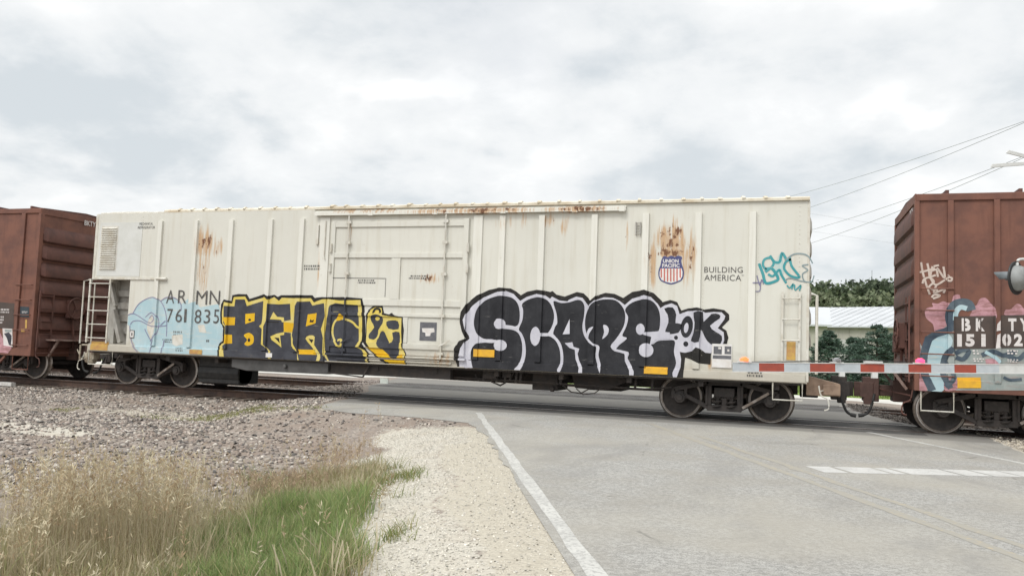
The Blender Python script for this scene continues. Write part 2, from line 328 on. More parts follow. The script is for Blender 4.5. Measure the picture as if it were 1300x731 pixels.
# ------------------------------------------------------------------ conforming decals
def smooth_poly(p, closed=True, n=5):
    out = []; k = len(p)
    for i in range(k if closed else k-1):
        g = (lambda j: p[j % k]) if closed else (lambda j: p[min(max(j, 0), k-1)])
        a, b, c, d = (np.array(g(i+j), float) for j in (-1, 0, 1, 2))
        for t in np.arange(n)/n:
            out.append(tuple(.5*((2*b)+(-a+c)*t+(2*a-5*b+4*c-d)*t*t+(-a+3*b-3*c+d)*t**3)))
    if not closed: out.append(tuple(p[-1]))
    return out
def clean(poly):
    o = []
    for q in poly:
        if not o or math.hypot(q[0]-o[-1][0], q[1]-o[-1][1]) > 1e-4: o.append(q)
    if math.hypot(o[0][0]-o[-1][0], o[0][1]-o[-1][1]) < 1e-4: o.pop()
    return o
class Decals:
    "flat paint shapes laid onto a car side (plane y = Y0) that follow its ribs, rails and sills"
    def __init__(s, rects, Y0=0.0, zmin=-9, zmax=99, xmin=-99, xmax=99): s.rects = rects; s.Y0 = Y0; s.sh = []; s.lim = (xmin, xmax, zmin, zmax)
    def h(s, x, z):
        b = 0.0; e = .008
        for (x0, x1, z0, z1, hh) in s.rects:
            t = min((x-x0+e)/e, (x1+e-x)/e, (z-z0+e)/e, (z1+e-z)/e, 1.0)
            if t > 0: b = max(b, hh*t)
        return b
    def poly(s, pts, m, layer): s.sh.append((clean(pts), None, m, layer)); return s
    def stroke(s, pts, w, m, layer, sm=True):
        p = smooth_poly(pts, False, 5) if sm and len(pts) > 2 else pts; p = [np.array(q, float) for q in p]; L = []; Rr = []
        for i, q in enumerate(p):
            d = p[min(i+1, len(p)-1)]-p[max(i-1, 0)]; l = np.hypot(*d) or 1; n = np.array([-d[1], d[0]])/l*w/2
            L.append(tuple(q+n)); Rr.append(tuple(q-n))
        vs = L+Rr; k = len(p); s.sh.append((vs, [(i, i+1, k+i+1, k+i) for i in range(k-1)], m, layer)); return s
    def ellipse(s, c, rx, rz, m, layer, rot=0, n=22):
        pts = [(c[0]+rx*math.cos(t)*math.cos(rot)-rz*math.sin(t)*math.sin(rot), c[1]+rx*math.cos(t)*math.sin(rot)+rz*math.sin(t)*math.cos(rot)) for t in [2*PI*i/n for i in range(n)]]
        return s.poly(pts, m, layer)
    def text(s, body, x0, z0, x1, z1, m, layer, bold=0.0, sx=1.0):
        cu = bpy.data.curves.new('t', 'FONT'); cu.body = body; cu.size = 1; cu.offset = bold; cu.resolution_u = 3; cu.space_character = sx
        ob = bpy.data.objects.new('t', cu); COL.objects.link(ob); bpy.context.view_layer.update()
        me = bpy.data.meshes.new_from_object(ob.evaluated_get(bpy.context.evaluated_depsgraph_get()))
        co = np.array([v.co[:2] for v in me.vertices]); fs = [tuple(p.vertices) for p in me.polygons]
        bpy.data.objects.remove(ob); bpy.data.curves.remove(cu); bpy.data.meshes.remove(me)
        mn, mx = co.min(0), co.max(0); co = (co-mn)/(mx-mn)*[x1-x0, z1-z0]+[x0, z0]
        s.sh.append(([tuple(c) for c in co], fs, m, layer)); return s
    def build(s, name, mats, parent, label=None):
        L = rootloc(parent); allv = []; allf = []; allm = []
        for (pts, fs, m, layer) in s.sh:
            bm = bmesh.new(); vs = [bm.verts.new((p[0], 0, p[1])) for p in pts]
            if fs is None: fs = tessellate_polygon([[Vector((p[0], p[1], 0)) for p in pts]])
            for f in fs:
                try: bm.faces.new([vs[i] for i in f])
                except ValueError: pass
            xs = [p[0] for p in pts]; zs = [p[1] for p in pts]; a, b, c, d = min(xs), max(xs), min(zs), max(zs)
            cx = set(); cz = set()
            for (x0, x1, z0, z1, hh) in s.rects:
                if x1 < a-.02 or x0 > b+.02 or z1 < c-.02 or z0 > d+.02: continue
                cx |= {x0-.008, x0, x1, x1+.008}; cz |= {z0-.008, z0, z1, z1+.008}
            for x in cx:
                if a < x < b: bmesh.ops.bisect_plane(bm, geom=bm.verts[:]+bm.edges[:]+bm.faces[:], plane_co=(x, 0, 0), plane_no=(1, 0, 0))
            for z in cz:
                if c < z < d: bmesh.ops.bisect_plane(bm, geom=bm.verts[:]+bm.edges[:]+bm.faces[:], plane_co=(0, 0, z), plane_no=(0, 0, 1))
            for (ax, val, sg) in ((0, s.lim[0], -1), (0, s.lim[1], 1), (2, s.lim[2], -1), (2, s.lim[3], 1)):
                if abs(val) < 50:
                    no = [0, 0, 0]; no[ax] = sg; co = [0, 0, 0]; co[ax] = val
                    bmesh.ops.bisect_plane(bm, geom=bm.verts[:]+bm.edges[:]+bm.faces[:], plane_co=co, plane_no=no, clear_outer=True)
            bm.verts.index_update(); base = len(allv)
            for v in bm.verts: allv.append((v.co.x-L.x, s.Y0-.003-layer*.0012-s.h(v.co.x, v.co.z)-L.y, v.co.z-L.z))
            for f in bm.faces:
                f.normal_update(); idx = [base+v.index for v in f.verts]
                allf.append(tuple(idx) if f.normal.y < 0 else tuple(idx[::-1])); allm.append(m)
            bm.free()
        me = bpy.data.meshes.new(name); me.from_pydata(allv, [], allf)
        for mm in mats: me.materials.append(mm)
        me.polygons.foreach_set('material_index', allm)
        o = bpy.data.objects.new(name, me); COL.objects.link(o); o.parent = parent
        if label: o['label'] = label
        return o
def zc(u0, v0, k):
    "enlarged-crop coordinates -> point on the near car sides (y=0)"
    return lambda p: side(u0+p[0]/k, v0+p[1]/k)

# ------------------------------------------------------------------ the ground
YC, YC2 = 1.5, 7.6                                  # centre lines of the two tracks
def edge_l(y): return -6.08+.442*(-1.51-y)          # left and right painted edge of the road
def edge_r(y): return .83+.43*(.62-y)
PAVE = [(edge_r(-70)+.7, -70), (edge_r(-8)+.7, -8), (edge_r(-3)+.75, -3), (3.1, -.2), (3.3, .9), (2.25, 2.6), (1.75, 4.3), (1.35, 7.0), (1.3, 9.2), (1.5, 12.4),
        (-14.6, 12.4), (-13.4, 9.0), (-12.6, 6.2), (-11.2, 3.6), (-10.2, 1.0), (-9.75, -.7), (-9.35, -2.0), (-8.9, -2.6), (-8.1, -3.0), (-6.6, -3.05), (-5.6, -3.35), (edge_l(-5)-.14, -5), (edge_l(-9)-.14, -9), (edge_l(-70)-.14, -70)]
def sdist(x, y, poly):
    x = np.asarray(x, float); y = np.asarray(y, float); d = np.full(x.shape, 1e9); ins = np.zeros(x.shape, bool); n = len(poly)
    for i in range(n):
        ax, ay = poly[i]; bx, by = poly[(i+1) % n]; ex, ey = bx-ax, by-ay
        t = np.clip(((x-ax)*ex+(y-ay)*ey)/(ex*ex+ey*ey), 0, 1); d = np.minimum(d, np.hypot(x-ax-t*ex, y-ay-t*ey))
        c = ((ay > y) != (by > y)) & (x < (bx-ax)*(y-ay)/((by-ay) if by != ay else 1e-9)+ax); ins ^= c
    return np.where(ins, -d, d)
def ss(a, b, x): t = np.clip((x-a)/(b-a), 0, 1); return t*t*(3-2*t)
def vnoise(x, y, s, seed=0):
    r = np.random.default_rng(seed); T = r.random((64, 64)); x = np.asarray(x)*s; y = np.asarray(y)*s
    xi = np.floor(x).astype(int); yi = np.floor(y).astype(int); fx = x-xi; fy = y-yi; fx = fx*fx*(3-2*fx); fy = fy*fy*(3-2*fy)
    g = lambda a, b: T[a % 64, b % 64]
    return (g(xi, yi)*(1-fx)+g(xi+1, yi)*fx)*(1-fy)+(g(xi, yi+1)*(1-fx)+g(xi+1, yi+1)*fx)*fy
def ground_z(x, y):
    x = np.asarray(x, float); y = np.asarray(y, float)
    bed = np.maximum(1-ss(1.35, 2.9, np.abs(y-YC)), 1-ss(1.35, 2.9, np.abs(y-YC2)))
    nat = -.36+.05*(vnoise(x, y, .5, 1)-.5)+.035*(vnoise(x, y, 2.1, 2)-.5)
    z = nat*(1-bed)+(-.215+.02*(vnoise(x, y, 3, 3)-.5))*bed
    far = ss(9.6, 11.2, y); z = z*(1-far)-.10*far
    d = sdist(x, y, PAVE); near = 1-ss(.12, 2.6, d); z = z*(1-near)-.019*near
    return z
def axis(a, b, step, far): 
    c = np.arange(a, b+1e-6, step); o = []; s = step; v = b
    while v < far: s *= 1.35; v += s; o.append(v)
    q = []; s = step; v = a
    while v > -far: s *= 1.35; v -= s; q.append(v)
    return np.array(q[::-1]+list(c)+o)
GX = axis(-14, 7, .14, 2500); GY = axis(-14.5, 13, .14, 2500)
def limestone_w(x, y):
    dl = edge_l(y)-.14-x                      # metres left of the road
    w = ss(.45, .95, dl+.35*(vnoise(x, y, .9, 5)-.5))*(1-ss(1.75, 2.35, dl+.9*(vnoise(x, y, 1.3, 6)-.5)+.12*(y+9)))
    w = np.where(y > -3.4, 0, w)*(1-ss(-4.6, -3.6, y))
    b = 1-ss(.6, 1.0, np.hypot((x+12.6)/1.9, (y+5.9)/.75)); b = np.where(y < -3, b, 0)*.75
    c = 1-ss(.5, 1.1, np.hypot((x+5.1)/1.15, (y+5.2)/1.4)+.5*(vnoise(x, y, 1.7, 91)-.5)); c = np.where(dl > .3, c, 0)*.85
    dr = x-edge_r(y)-.7; r = ss(.0, .3, dr)*(1-ss(2.6, 4.2, dr))*(1-ss(.3, 1.6, y))
    return np.clip(np.maximum.reduce([w, b, c, r]), 0, 1)
def tan_w(x, y):
    dl = edge_l(y)-.14-x
    a = ss(-.3, .0, dl)*(1-ss(.5, 1.0, dl+.3*(vnoise(x, y, .9, 5)-.5)))
    b = .6*(1-ss(.5, 1.15, np.hypot((x+11.5)/4.2, (y+2.6)/.9)))
    return np.clip(np.maximum(a*(1-ss(-4.6, -3.4, y)), b), 0, 1)
GRASS = [grd(u, v, -.33) for (u, v) in ((-140, 690), (0, 668), (60, 652), (140, 642), (230, 645), (300, 634), (350, 620), (400, 606), (460, 594), (492, 600), (478, 640), (440, 690), (425, 760), (410, 900), (-300, 1000))]
def lawn_w(x, y):
    g = ss(-.15, .35, -sdist(x, y, GRASS)+.5*(vnoise(x, y, 1.5, 9)-.5))
    l = ss(16.4, 16.9, y)
    return np.clip(np.maximum(g, l), 0, 1)
def build_ground():
    X, Y = np.meshgrid(GX, GY); Z = ground_z(X, Y)
    V = np.stack([X.ravel(), Y.ravel(), Z.ravel()], -1); nx = len(GX)
    i, j = np.meshgrid(np.arange(nx-1), np.arange(len(GY)-1)); a = (j*nx+i).ravel()
    F = np.stack([a, a+1, a+nx+1, a+nx], -1)
    col = np.stack([limestone_w(X, Y).ravel(), tan_w(X, Y).ravel(), lawn_w(X, Y).ravel()], -1)
    m, nt, b, oc = newmat('ground_soil_and_gravel')
    at = nt.nodes.new('ShaderNodeAttribute'); at.attribute_name = 'tint'; sp = nt.nodes.new('ShaderNodeSeparateColor'); nt.links.new(at.outputs['Color'], sp.inputs[0])
    n_f = NOISE(nt, oc, 9, 8, .7); n_m = NOISE(nt, oc, 1.6, 5, .6)
    vo = nt.nodes.new('ShaderNodeTexVoronoi'); vo.inputs['Scale'].default_value = 26; nt.links.new(oc, vo.inputs['Vector'])
    vs = nt.nodes.new('ShaderNodeSeparateColor'); nt.links.new(vo.outputs['Color'], vs.inputs[0])
    vf = nt.nodes.new('ShaderNodeTexVoronoi'); vf.inputs['Scale'].default_value = 85; nt.links.new(oc, vf.inputs['Vector'])
    vfs = nt.nodes.new('ShaderNodeSeparateColor'); nt.links.new(vf.outputs['Color'], vfs.inputs[0])
    bal = MIX(nt, vs.outputs[0], (.17, .148, .13), (.36, .31, .265)); bal = MIX(nt, RAMP(nt, n_m, .35, .7), bal, (.235, .185, .15)); sx0 = nt.nodes.new('ShaderNodeSeparateXYZ'); nt.links.new(oc, sx0.inputs[0]); dark_bed = M2(nt, 'MULTIPLY', RAMP(nt, sx0.outputs[0], .5, 1.5), RAMP(nt, sx0.outputs[1], -.6, .3)); dark_bed = M2(nt, 'MULTIPLY', dark_bed, RAMP(nt, sx0.outputs[1], 11.5, 10.2)); bal = MIX(nt, M2(nt, 'MULTIPLY', dark_bed, .8), bal, (.06, .052, .046))  # ballast colour turns darker right of the crossing around both tracks
    lim = MIX(nt, vfs.outputs[0], (.42, .39, .33), (.54, .50, .43)); lim = MIX(nt, RAMP(nt, n_m, .4, .75, 0, .5), lim, (.42, .36, .28))
    tan = MIX(nt, vfs.outputs[1], (.39, .355, .29), (.49, .445, .365)); tan = MIX(nt, RAMP(nt, n_f, .45, .7, 0, .5), tan, (.34, .30, .235))
    law = MIX(nt, RAMP(nt, n_f, .3, .7), (.15, .22, .05), (.20, .26, .075)); law2 = MIX(nt, RAMP(nt, n_m, .3, .7), (.20, .155, .085), (.13, .12, .05))
    spx = nt.nodes.new('ShaderNodeSeparateXYZ'); nt.links.new(oc, spx.inputs[0]); law = MIX(nt, RAMP(nt, spx.outputs[1], 0, 10), law2, law)
    jit = M2(nt, 'MULTIPLY', M2(nt, 'SUBTRACT', n_f, .5), 1.9)
    def wt(s): return RAMP(nt, M2(nt, 'ADD', s, jit), .3, .7)
    c = MIX(nt, wt(sp.outputs[1]), bal, tan); c = MIX(nt, wt(sp.outputs[0]), c, lim); c = MIX(nt, wt(sp.outputs[2]), c, law)
    nt.links.new(c, b.inputs['Base Color']); b.inputs['Roughness'].default_value = .95; b.inputs['Specular IOR Level'].default_value = .2
    bump(nt, b, M2(nt, 'ADD', vo.outputs['Distance'], n_f), .6, .02)
    o = npmesh('ground', V, F, m, col=col, smooth=True); tag(o, kind='structure', label='gravel, dirt and grass ground around the level crossing')
build_ground()
def asphalt():
    m, nt, b, oc = newmat('pale_worn_asphalt')
    n_f = NOISE(nt, oc, 95, 3, .6); n_m = NOISE(nt, oc, 1.1, 6, .62); n_l = NOISE(nt, oc, .33, 3, .5)
    n_s = NOISE(nt, oc, 26, 4, .7); c = MIX(nt, RAMP(nt, M2(nt, 'ADD', M2(nt, 'MULTIPLY', n_f, .5), M2(nt, 'MULTIPLY', n_s, .5)), .38, .62), (.20, .193, .18), (.40, .388, .36))
    c = MIX(nt, RAMP(nt, n_m, .38, .66, 0, .55), c, (.27, .25, .215)); c = MIX(nt, RAMP(nt, n_l, .42, .60, 0, .45), c, (.36, .335, .285)); n_k = NOISE(nt, VM(nt, 'MULTIPLY', oc, (1.3, .5, 1)), .8, 5, .6, .6); c = MIX(nt, RAMP(nt, n_k, .52, .70, 0, .5), c, (.225, .215, .20))
    vo = nt.nodes.new('ShaderNodeTexVoronoi'); vo.inputs['Scale'].default_value = 42; nt.links.new(oc, vo.inputs['Vector'])
    c = MIX(nt, RAMP(nt, vo.outputs['Distance'], .16, .04, 0, .38), c, (.42, .41, .39))
    # darker and browner pavement between and beside the rails
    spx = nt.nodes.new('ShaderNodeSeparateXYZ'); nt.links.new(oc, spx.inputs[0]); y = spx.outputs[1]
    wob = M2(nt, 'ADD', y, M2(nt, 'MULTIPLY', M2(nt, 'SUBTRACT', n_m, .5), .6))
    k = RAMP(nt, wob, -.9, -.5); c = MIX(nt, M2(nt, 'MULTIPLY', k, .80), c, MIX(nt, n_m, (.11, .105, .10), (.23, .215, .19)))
    # thin wandering cracks
    w = VM(nt, 'ADD', oc, VM(nt, 'MULTIPLY', _col(nt, oc, 1.1), (2.2, 2.2, 0))); vc = nt.nodes.new('ShaderNodeTexVoronoi'); vc.feature = 'DISTANCE_TO_EDGE'; vc.inputs['Scale'].default_value = .17
    nt.links.new(w, vc.inputs['Vector']); cr = M2(nt, 'MULTIPLY', RAMP(nt, vc.outputs['Distance'], .004, .0015), RAMP(nt, n_m, .52, .62)); c = MIX(nt, M2(nt, 'MULTIPLY', cr, .45), c, (.09, .085, .08))
    # dark oily flecks and tan dirt
    sp = RAMP(nt, NOISE(nt, VM(nt, 'MULTIPLY', oc, (3.2, 7, 1)), 1.0, 4, .7), .71, .76, 0, .45); c = MIX(nt, sp, c, (.12, .115, .11))
    nt.links.new(c, b.inputs['Base Color']); b.inputs['Roughness'].default_value = .92; b.inputs['Specular IOR Level'].default_value = .25
    bump(nt, b, n_f, .35, .006); return m
ASPH = asphalt()
def sheet(name, poly, z, mat, label=None, kind=None, parent=None, sub=0):
    mb = MB(); tri = tessellate_polygon([[Vector((p[0], p[1], 0)) for p in poly]])
    mb.add([(p[0], p[1], z) for p in poly], [tuple(t) for t in tri])
    o = mb.build(name, mat, parent)
    me = o.data; me.update()
    if me.polygons[0].normal.z < 0: me.flip_normals()
    return tag(o, label, None, None, kind)
def rough_poly(poly, seg, amp, keep=()):
    out = []; rr = random.Random(5); n = len(poly)
    for i in range(n):
        a, b = poly[i], poly[(i+1) % n]; L = math.hypot(b[0]-a[0], b[1]-a[1]); k = max(1, min(60, int(L/seg))); out.append(a)
        if L > 40: continue
        for j in range(1, k):
            t = j/k; out.append((a[0]+(b[0]-a[0])*t+rr.uniform(-amp, amp), a[1]+(b[1]-a[1])*t+rr.uniform(-amp, amp)))
    return out
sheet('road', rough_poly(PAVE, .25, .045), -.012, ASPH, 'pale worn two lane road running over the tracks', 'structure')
# paint on the road
def worn_paint(name, c, thr, sc=30, under=(.33, .32, .30)):
    m, nt, b, oc = newmat(name); w = RAMP(nt, NOISE(nt, oc, sc, 6, .7), thr, thr+.14); w2 = RAMP(nt, NOISE(nt, oc, 2.5, 4, .6), .35, .7, 0, .5)
    c2 = MIX(nt, M2(nt, 'ADD', w, w2, True), c, under); nt.links.new(c2, b.inputs['Base Color']); b.inputs['Roughness'].default_value = .85; return m
PWH = worn_paint('worn_white_road_paint', (.50, .49, .455), .47); PWH2 = worn_paint('stop_line_white_tape', (.50, .49, .465), .54)
PYE = worn_paint('faded_yellow_road_paint', (.375, .315, .22), .36, 22, (.30, .28, .24))
el = lambda y, o, w: [(edge_l(y[0])+o, y[0]), (edge_l(y[0])+o+w, y[0]), (edge_l(y[1])+o+w, y[1]), (edge_l(y[1])+o, y[1])]
mb = MB(); z = -.0102
def strip(mb, fx, y0, y1, w, z, amp=.012, seg=.3, m=0):
    k = max(2, int(abs(y1-y0)/seg)); rr = random.Random(int(y0*10)+k); v = []
    for i in range(k+1):
        y = y0+(y1-y0)*i/k; v += [(fx(y)-w/2+rr.uniform(-amp, amp), y, z), (fx(y)+w/2+rr.uniform(-amp, amp), y, z)]
    mb.add(v, [(2*i, 2*i+1, 2*i+3, 2*i+2) for i in range(k)], m)
strip(mb, lambda y: edge_l(y)+.0, -3.6, -60, .135, z); strip(mb, edge_l, -1.2, -3.58, .13, z, .02)
strip(mb, edge_r, .6, -60, .11, z)
m0 = mb.build('edge_line', PWH); tag(m0, 'worn white painted edge lines of the road', kind='structure')
mb = MB(); cen = lambda o: (lambda y: -.91+.4367*(-5.18-y)+o)
strip(mb, cen(-.14), -1.2, -60, .12, z, .03); strip(mb, cen(.18), -3.0, -60, .12, z, .03)
tag(mb.build('centre_line', PYE), 'faded double yellow centre line of the road', kind='structure')
mb = MB(); a0 = np.array([-.05, -6.15]); dr = np.array([.914, .405]); nr = np.array([-.405, .914])
for (t0, t1) in ((0, .30), (.36, .83), (.87, 1.03), (1.08, 1.72), (1.77, 2.10), (2.14, 2.50), (2.53, 3.0)):
    q = [a0+dr*t0-nr*.25+nr*random.uniform(-.01, .01), a0+dr*t1-nr*.25, a0+dr*t1+nr*.25, a0+dr*t0+nr*.25]; mb.add([(p[0], p[1], z) for p in q], [(0, 1, 2, 3)])
tag(mb.build('stop_line', PWH2), 'broken white stop line in front of the lowered gate', kind='structure')
# street and lawn beyond the tracks
CONC = pm('pale_concrete_street', (.56, .54, .49), (.46, .44, .40), .8, .9)
sheet('street', [(-400, 12.4), (300, 12.4), (300, 16.8), (-400, 16.8)], -.085, CONC, 'pale concrete street parallel to the tracks', 'structure')

# ------------------------------------------------------------------ tracks
TIE = pm('creosoted_tie_wood', (.085, .065, .052), (.17, .135, .105), 5, .9, bmp=.4); FLG = pm('flangeway_shade', (.04, .036, .032), (.08, .07, .06), 5, .9)
PANEL = pm('dark_crossing_panel', (.05, .047, .044), (.10, .094, .085), 2.2, .9, bmp=.3)  # panel colour darkened to deepen the train's shadow on the crossing
def railway(yc, label, seed, spans, pave_x):
    t = empty('railway_track', (-8, yc, 0), label, 'railway track', 'railway tracks')
    for s in (-1, 1):
        y = yc+s*.7525; P = [(-.036, 0), (.036, 0), (.036, -.035), (.009, -.05), (.009, -.145), (.07, -.16), (.07, -.172), (-.07, -.172), (-.07, -.16), (-.009, -.145), (-.009, -.05), (-.036, -.035)]
        mb = MB(); mb.prism([(y+a, b) for a, b in P], 0, -70, 60, 0)
        o = mb.build('rail', [RAILM, RAILTOP], t)
        for p in o.data.polygons:
            if p.normal.z > .9 and o.data.vertices[p.vertices[0]].co.z > -.01: p.material_index = 1
    rr = random.Random(seed); k = 0
    me = None
    for (xa, xb) in spans:
        x = xa
        while x < xb and k < 98:
            if me is None:
                mb = MB(); mb.box(-8-.115, -8+.115, yc-1.32, yc+1.32, -.33, -.168); o0 = mb.build('sleeper', TIE, t, bevel=.012); o = o0; me = 1
            else: o = dup(o0, t)
            o.location = (x+8, rr.uniform(-.07, .07), rr.uniform(-.008, .004)); o.rotation_euler = (0, 0, rr.uniform(-.025, .025)); x += .53+rr.uniform(-.03, .03); k += 1
    mb = MB()
    for s in (-1, 1):
        y = yc+s*.7525; q = (y-s*.04-s*.085, y-s*.04)
        mb.box(pave_x[0], pave_x[1], min(q), max(q), -.05, -.009)
    mb.build('flangeway', FLG, t)  # flush dark strips paint in the shade of the open flangeway gaps
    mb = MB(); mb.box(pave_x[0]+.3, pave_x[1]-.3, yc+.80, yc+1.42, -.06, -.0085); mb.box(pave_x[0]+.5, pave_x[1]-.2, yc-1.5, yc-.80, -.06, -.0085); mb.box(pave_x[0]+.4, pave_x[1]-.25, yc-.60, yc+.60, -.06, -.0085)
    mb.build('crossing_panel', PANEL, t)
    return t
trk = railway(YC, 'rusty steel rails on dark wooden sleepers under the freight train', 3, ((-25, -9.9), (2.7, 12)), (-10.1, 2.3))
railway(YC2, 'second empty rail track behind the freight train', 4, ((-38, -13.2), (1.8, 16)), (-13, 1.4))
# pale worn patches on two sleeper ends
PWT = pm('white_marked_wood', (.58, .56, .53), (.42, .40, .37), 9, .8)
for (u0, u1) in ((-14, 22), (40, 67)):
    xa, _ = grd(u0, 484, -.15); xb, _ = grd(u1, 486, -.15); mb = MB(); mb.box(xa, xb, .02, .16, -.20, -.105); o = mb.build('marker_board', PWT, None, bevel=.006)
    tag(o, 'short white board lying by the rail at the edge of the photo' if u0 < 0 else 'short white board lying by the rail under the brown boxcar ladder', 'board', 'white boards beside the rail')

# ------------------------------------------------------------------ loose stones
def stones(name, n, region, size, cols, dens, label, seed):
    r = np.random.default_rng(seed); x = r.uniform(region[0], region[1], n*4); y = r.uniform(region[2], region[3], n*4)
    keep = r.random(n*4) < dens(x, y); x, y = x[keep][:n], y[keep][:n]; n = len(x); z = ground_z(x, y)
    base = np.array([[1, 0, 0], [-1, 0, 0], [0, 1, 0], [0, -1, 0], [0, 0, 1], [0, 0, -1], [.7, .7, .5], [-.7, .6, .5], [.6, -.7, .5], [-.7, -.7, .5]], float)
    F = np.array([[4, 6, 7], [4, 7, 9], [4, 9, 8], [4, 8, 6], [6, 2, 7], [7, 1, 9], [9, 3, 8], [8, 0, 6], [0, 2, 6], [2, 1, 7], [1, 3, 9], [3, 0, 8]])
    s = size[0]+(size[1]-size[0])*r.random(n)**2.2; P = base[None]*(1+.35*(r.random((n, 10, 3))-.5))*s[:, None, None]*np.stack([np.ones(n), .6+.5*r.random(n), .45+.4*r.random(n)], -1)[:, None, :]
    a = r.uniform(0, 2*PI, n); b = r.normal(0, .5, n); ca, sa, cb, sb = np.cos(a), np.sin(a), np.cos(b), np.sin(b)
    X, Yy, Zz = P[..., 0], P[..., 1], P[..., 2]; X, Zz = X*cb[:, None]+Zz*sb[:, None], -X*sb[:, None]+Zz*cb[:, None]
    X, Yy = X*ca[:, None]-Yy*sa[:, None], X*sa[:, None]+Yy*ca[:, None]
    V = np.stack([X+x[:, None], Yy+y[:, None], Zz+z[:, None]+.12*s[:, None]], -1).reshape(-1, 3)
    FF = (F[None]+10*np.arange(n)[:, None, None]).reshape(-1, 3)
    c = np.array(cols)[r.integers(0, len(cols), n)]*(.75+.5*r.random((n, 1))); C = np.repeat(c, 10, 0)
    o = npmesh(name, V, FF, STONE, col=C); return tag(o, label, 'gravel', kind='stuff')
STONE = tint_mat('loose_stone', .92)
def d_bal(x, y):
    d = sdist(x, y, PAVE); g = -sdist(x, y, GRASS)
    coarse = .35+.65*ss(.35, .6, vnoise(x, y, .45, 21)); coarse *= 1-.75*np.clip(1-np.abs(y+3.1)/1.2, 0, 1)
    coarse = np.where((y < -4.0) & (edge_l(y)-.14-x < 2.4+.5*(vnoise(x, y, 1.1, 77)-.5)), 0, coarse)
    return np.where((d > .15) & (g < .6), coarse, 0)*(1-limestone_w(x, y)*.85)*(1-tan_w(x, y)*.7)*np.where(np.abs(y-YC) < 1.6, .7, 1)
stones('ballast', 52000, (-22, -3.3, -10.5, 3.2), (.012, .045), [(.35, .30, .26), (.25, .215, .19), (.19, .165, .15), (.43, .38, .325), (.30, .245, .21), (.47, .43, .38), (.13, .12, .11)], d_bal, 'grey and pinkish crushed ballast stones beside the track', 11)
def d_lim(x, y):
    d = sdist(x, y, PAVE); return np.where(d > -.05, np.maximum(limestone_w(x, y), .35*tan_w(x, y)), 0)
stones('limestone_gravel', 30000, (-8.5, -.6, -13, -3.6), (.004, .012), [(.58, .545, .475), (.52, .485, .42), (.46, .43, .365), (.64, .605, .54), (.38, .35, .30), (.50, .475, .425)], d_lim, 'small pale limestone gravel on the road shoulder', 12)
stones('limestone_gravel', 9000, (2.2, 9, -6, 2.6), (.012, .032), [(.50, .45, .37), (.43, .38, .31), (.36, .31, .24), (.3, .26, .22)], lambda x, y: np.where(sdist(x, y, PAVE) > .05, .3+.7*limestone_w(x, y), 0), 'pale gravel right of the road beside the track', 13)
stones('ballast', 16000, (-30, 12, 3.0, 10.5), (.016, .045), [(.30, .26, .235), (.22, .19, .175), (.36, .31, .27)], lambda x, y: np.where((sdist(x, y, PAVE) > .15) & (x < 0), 1.0, 0), 'ballast stones of the empty track behind the train', 14)

stones('ballast', 15000, (1.2, 14, -.5, 10.6), (.016, .045), [(.06, .052, .046), (.045, .04, .036), (.08, .07, .062), (.12, .105, .092)], lambda x, y: np.where(sdist(x, y, PAVE) > .05, ss(-.5, .3, y), 0), 'dark ballast stones right of the crossing', 15)
# ------------------------------------------------------------------ grass
GRM = tint_mat('grass_blades', .8, .35)
def blades(name, n, region, dens, hr, wr, cols, tip, label, seed, lean=.35, heads=0.0, zc_=None):
    r = np.random.default_rng(seed); x = r.uniform(region[0], region[1], n*6); y = r.uniform(region[2], region[3], n*6)
    keep = r.random(n*6) < dens(x, y); x, y = x[keep][:n], y[keep][:n]; n = len(x)
    cl = vnoise(x, y, 3.0, seed)*.6+vnoise(x, y, .9, seed+1)*.4
    h = (hr[0]+(hr[1]-hr[0])*r.random(n))*(.25+1.5*np.clip(cl, .1, 1)**1.3); w = r.uniform(wr[0], wr[1], n); z = ground_z(x, y)-.01
    a = r.uniform(0, 2*PI, n); l = np.abs(r.normal(lean, .22, n)); t = np.array([0, .35, .7, 1.0]); fa = r.uniform(0, 2*PI, n)
    px = x[:, None]+np.cos(a)[:, None]*(l*h)[:, None]*t**1.8; py = y[:, None]+np.sin(a)[:, None]*(l*h)[:, None]*t**1.8; pz = z[:, None]+h[:, None]*(t-.18*l[:, None]*t**2.5)
    ww = w[:, None]*np.array([1, .9, .6, .12]); dx = np.cos(fa)[:, None]*ww/2; dy = np.sin(fa)[:, None]*ww/2
    if heads > 0:
        hd = r.random(n) < heads; ww2 = np.where(hd, 1.0, 0)[:, None]*np.array([0, 0, .0045, .002]); dx += np.cos(fa)[:, None]*ww2; dy += np.sin(fa)[:, None]*ww2
    V = np.stack([np.stack([px-dx, py-dy, pz], -1), np.stack([px+dx, py+dy, pz], -1)], 2).reshape(-1, 3)
    F = np.array([[0, 1, 3, 2], [2, 3, 5, 4], [4, 5, 7, 6]]); FF = (F[None]+8*np.arange(n)[:, None, None]).reshape(-1, 4)
    c = np.array(cols)[r.integers(0, len(cols), n)]*(.75+.5*r.random((n, 1))); c = c[:, None, :]*(1-t[None, :, None])+(c*.5+np.array(tip)*.5)[:, None, :]*t[None, :, None]
    C = np.repeat(c, 2, axis=1).reshape(-1, 3)
    o = npmesh(name, V, FF, GRM, col=C); return tag(o, label, 'grass', kind='stuff')
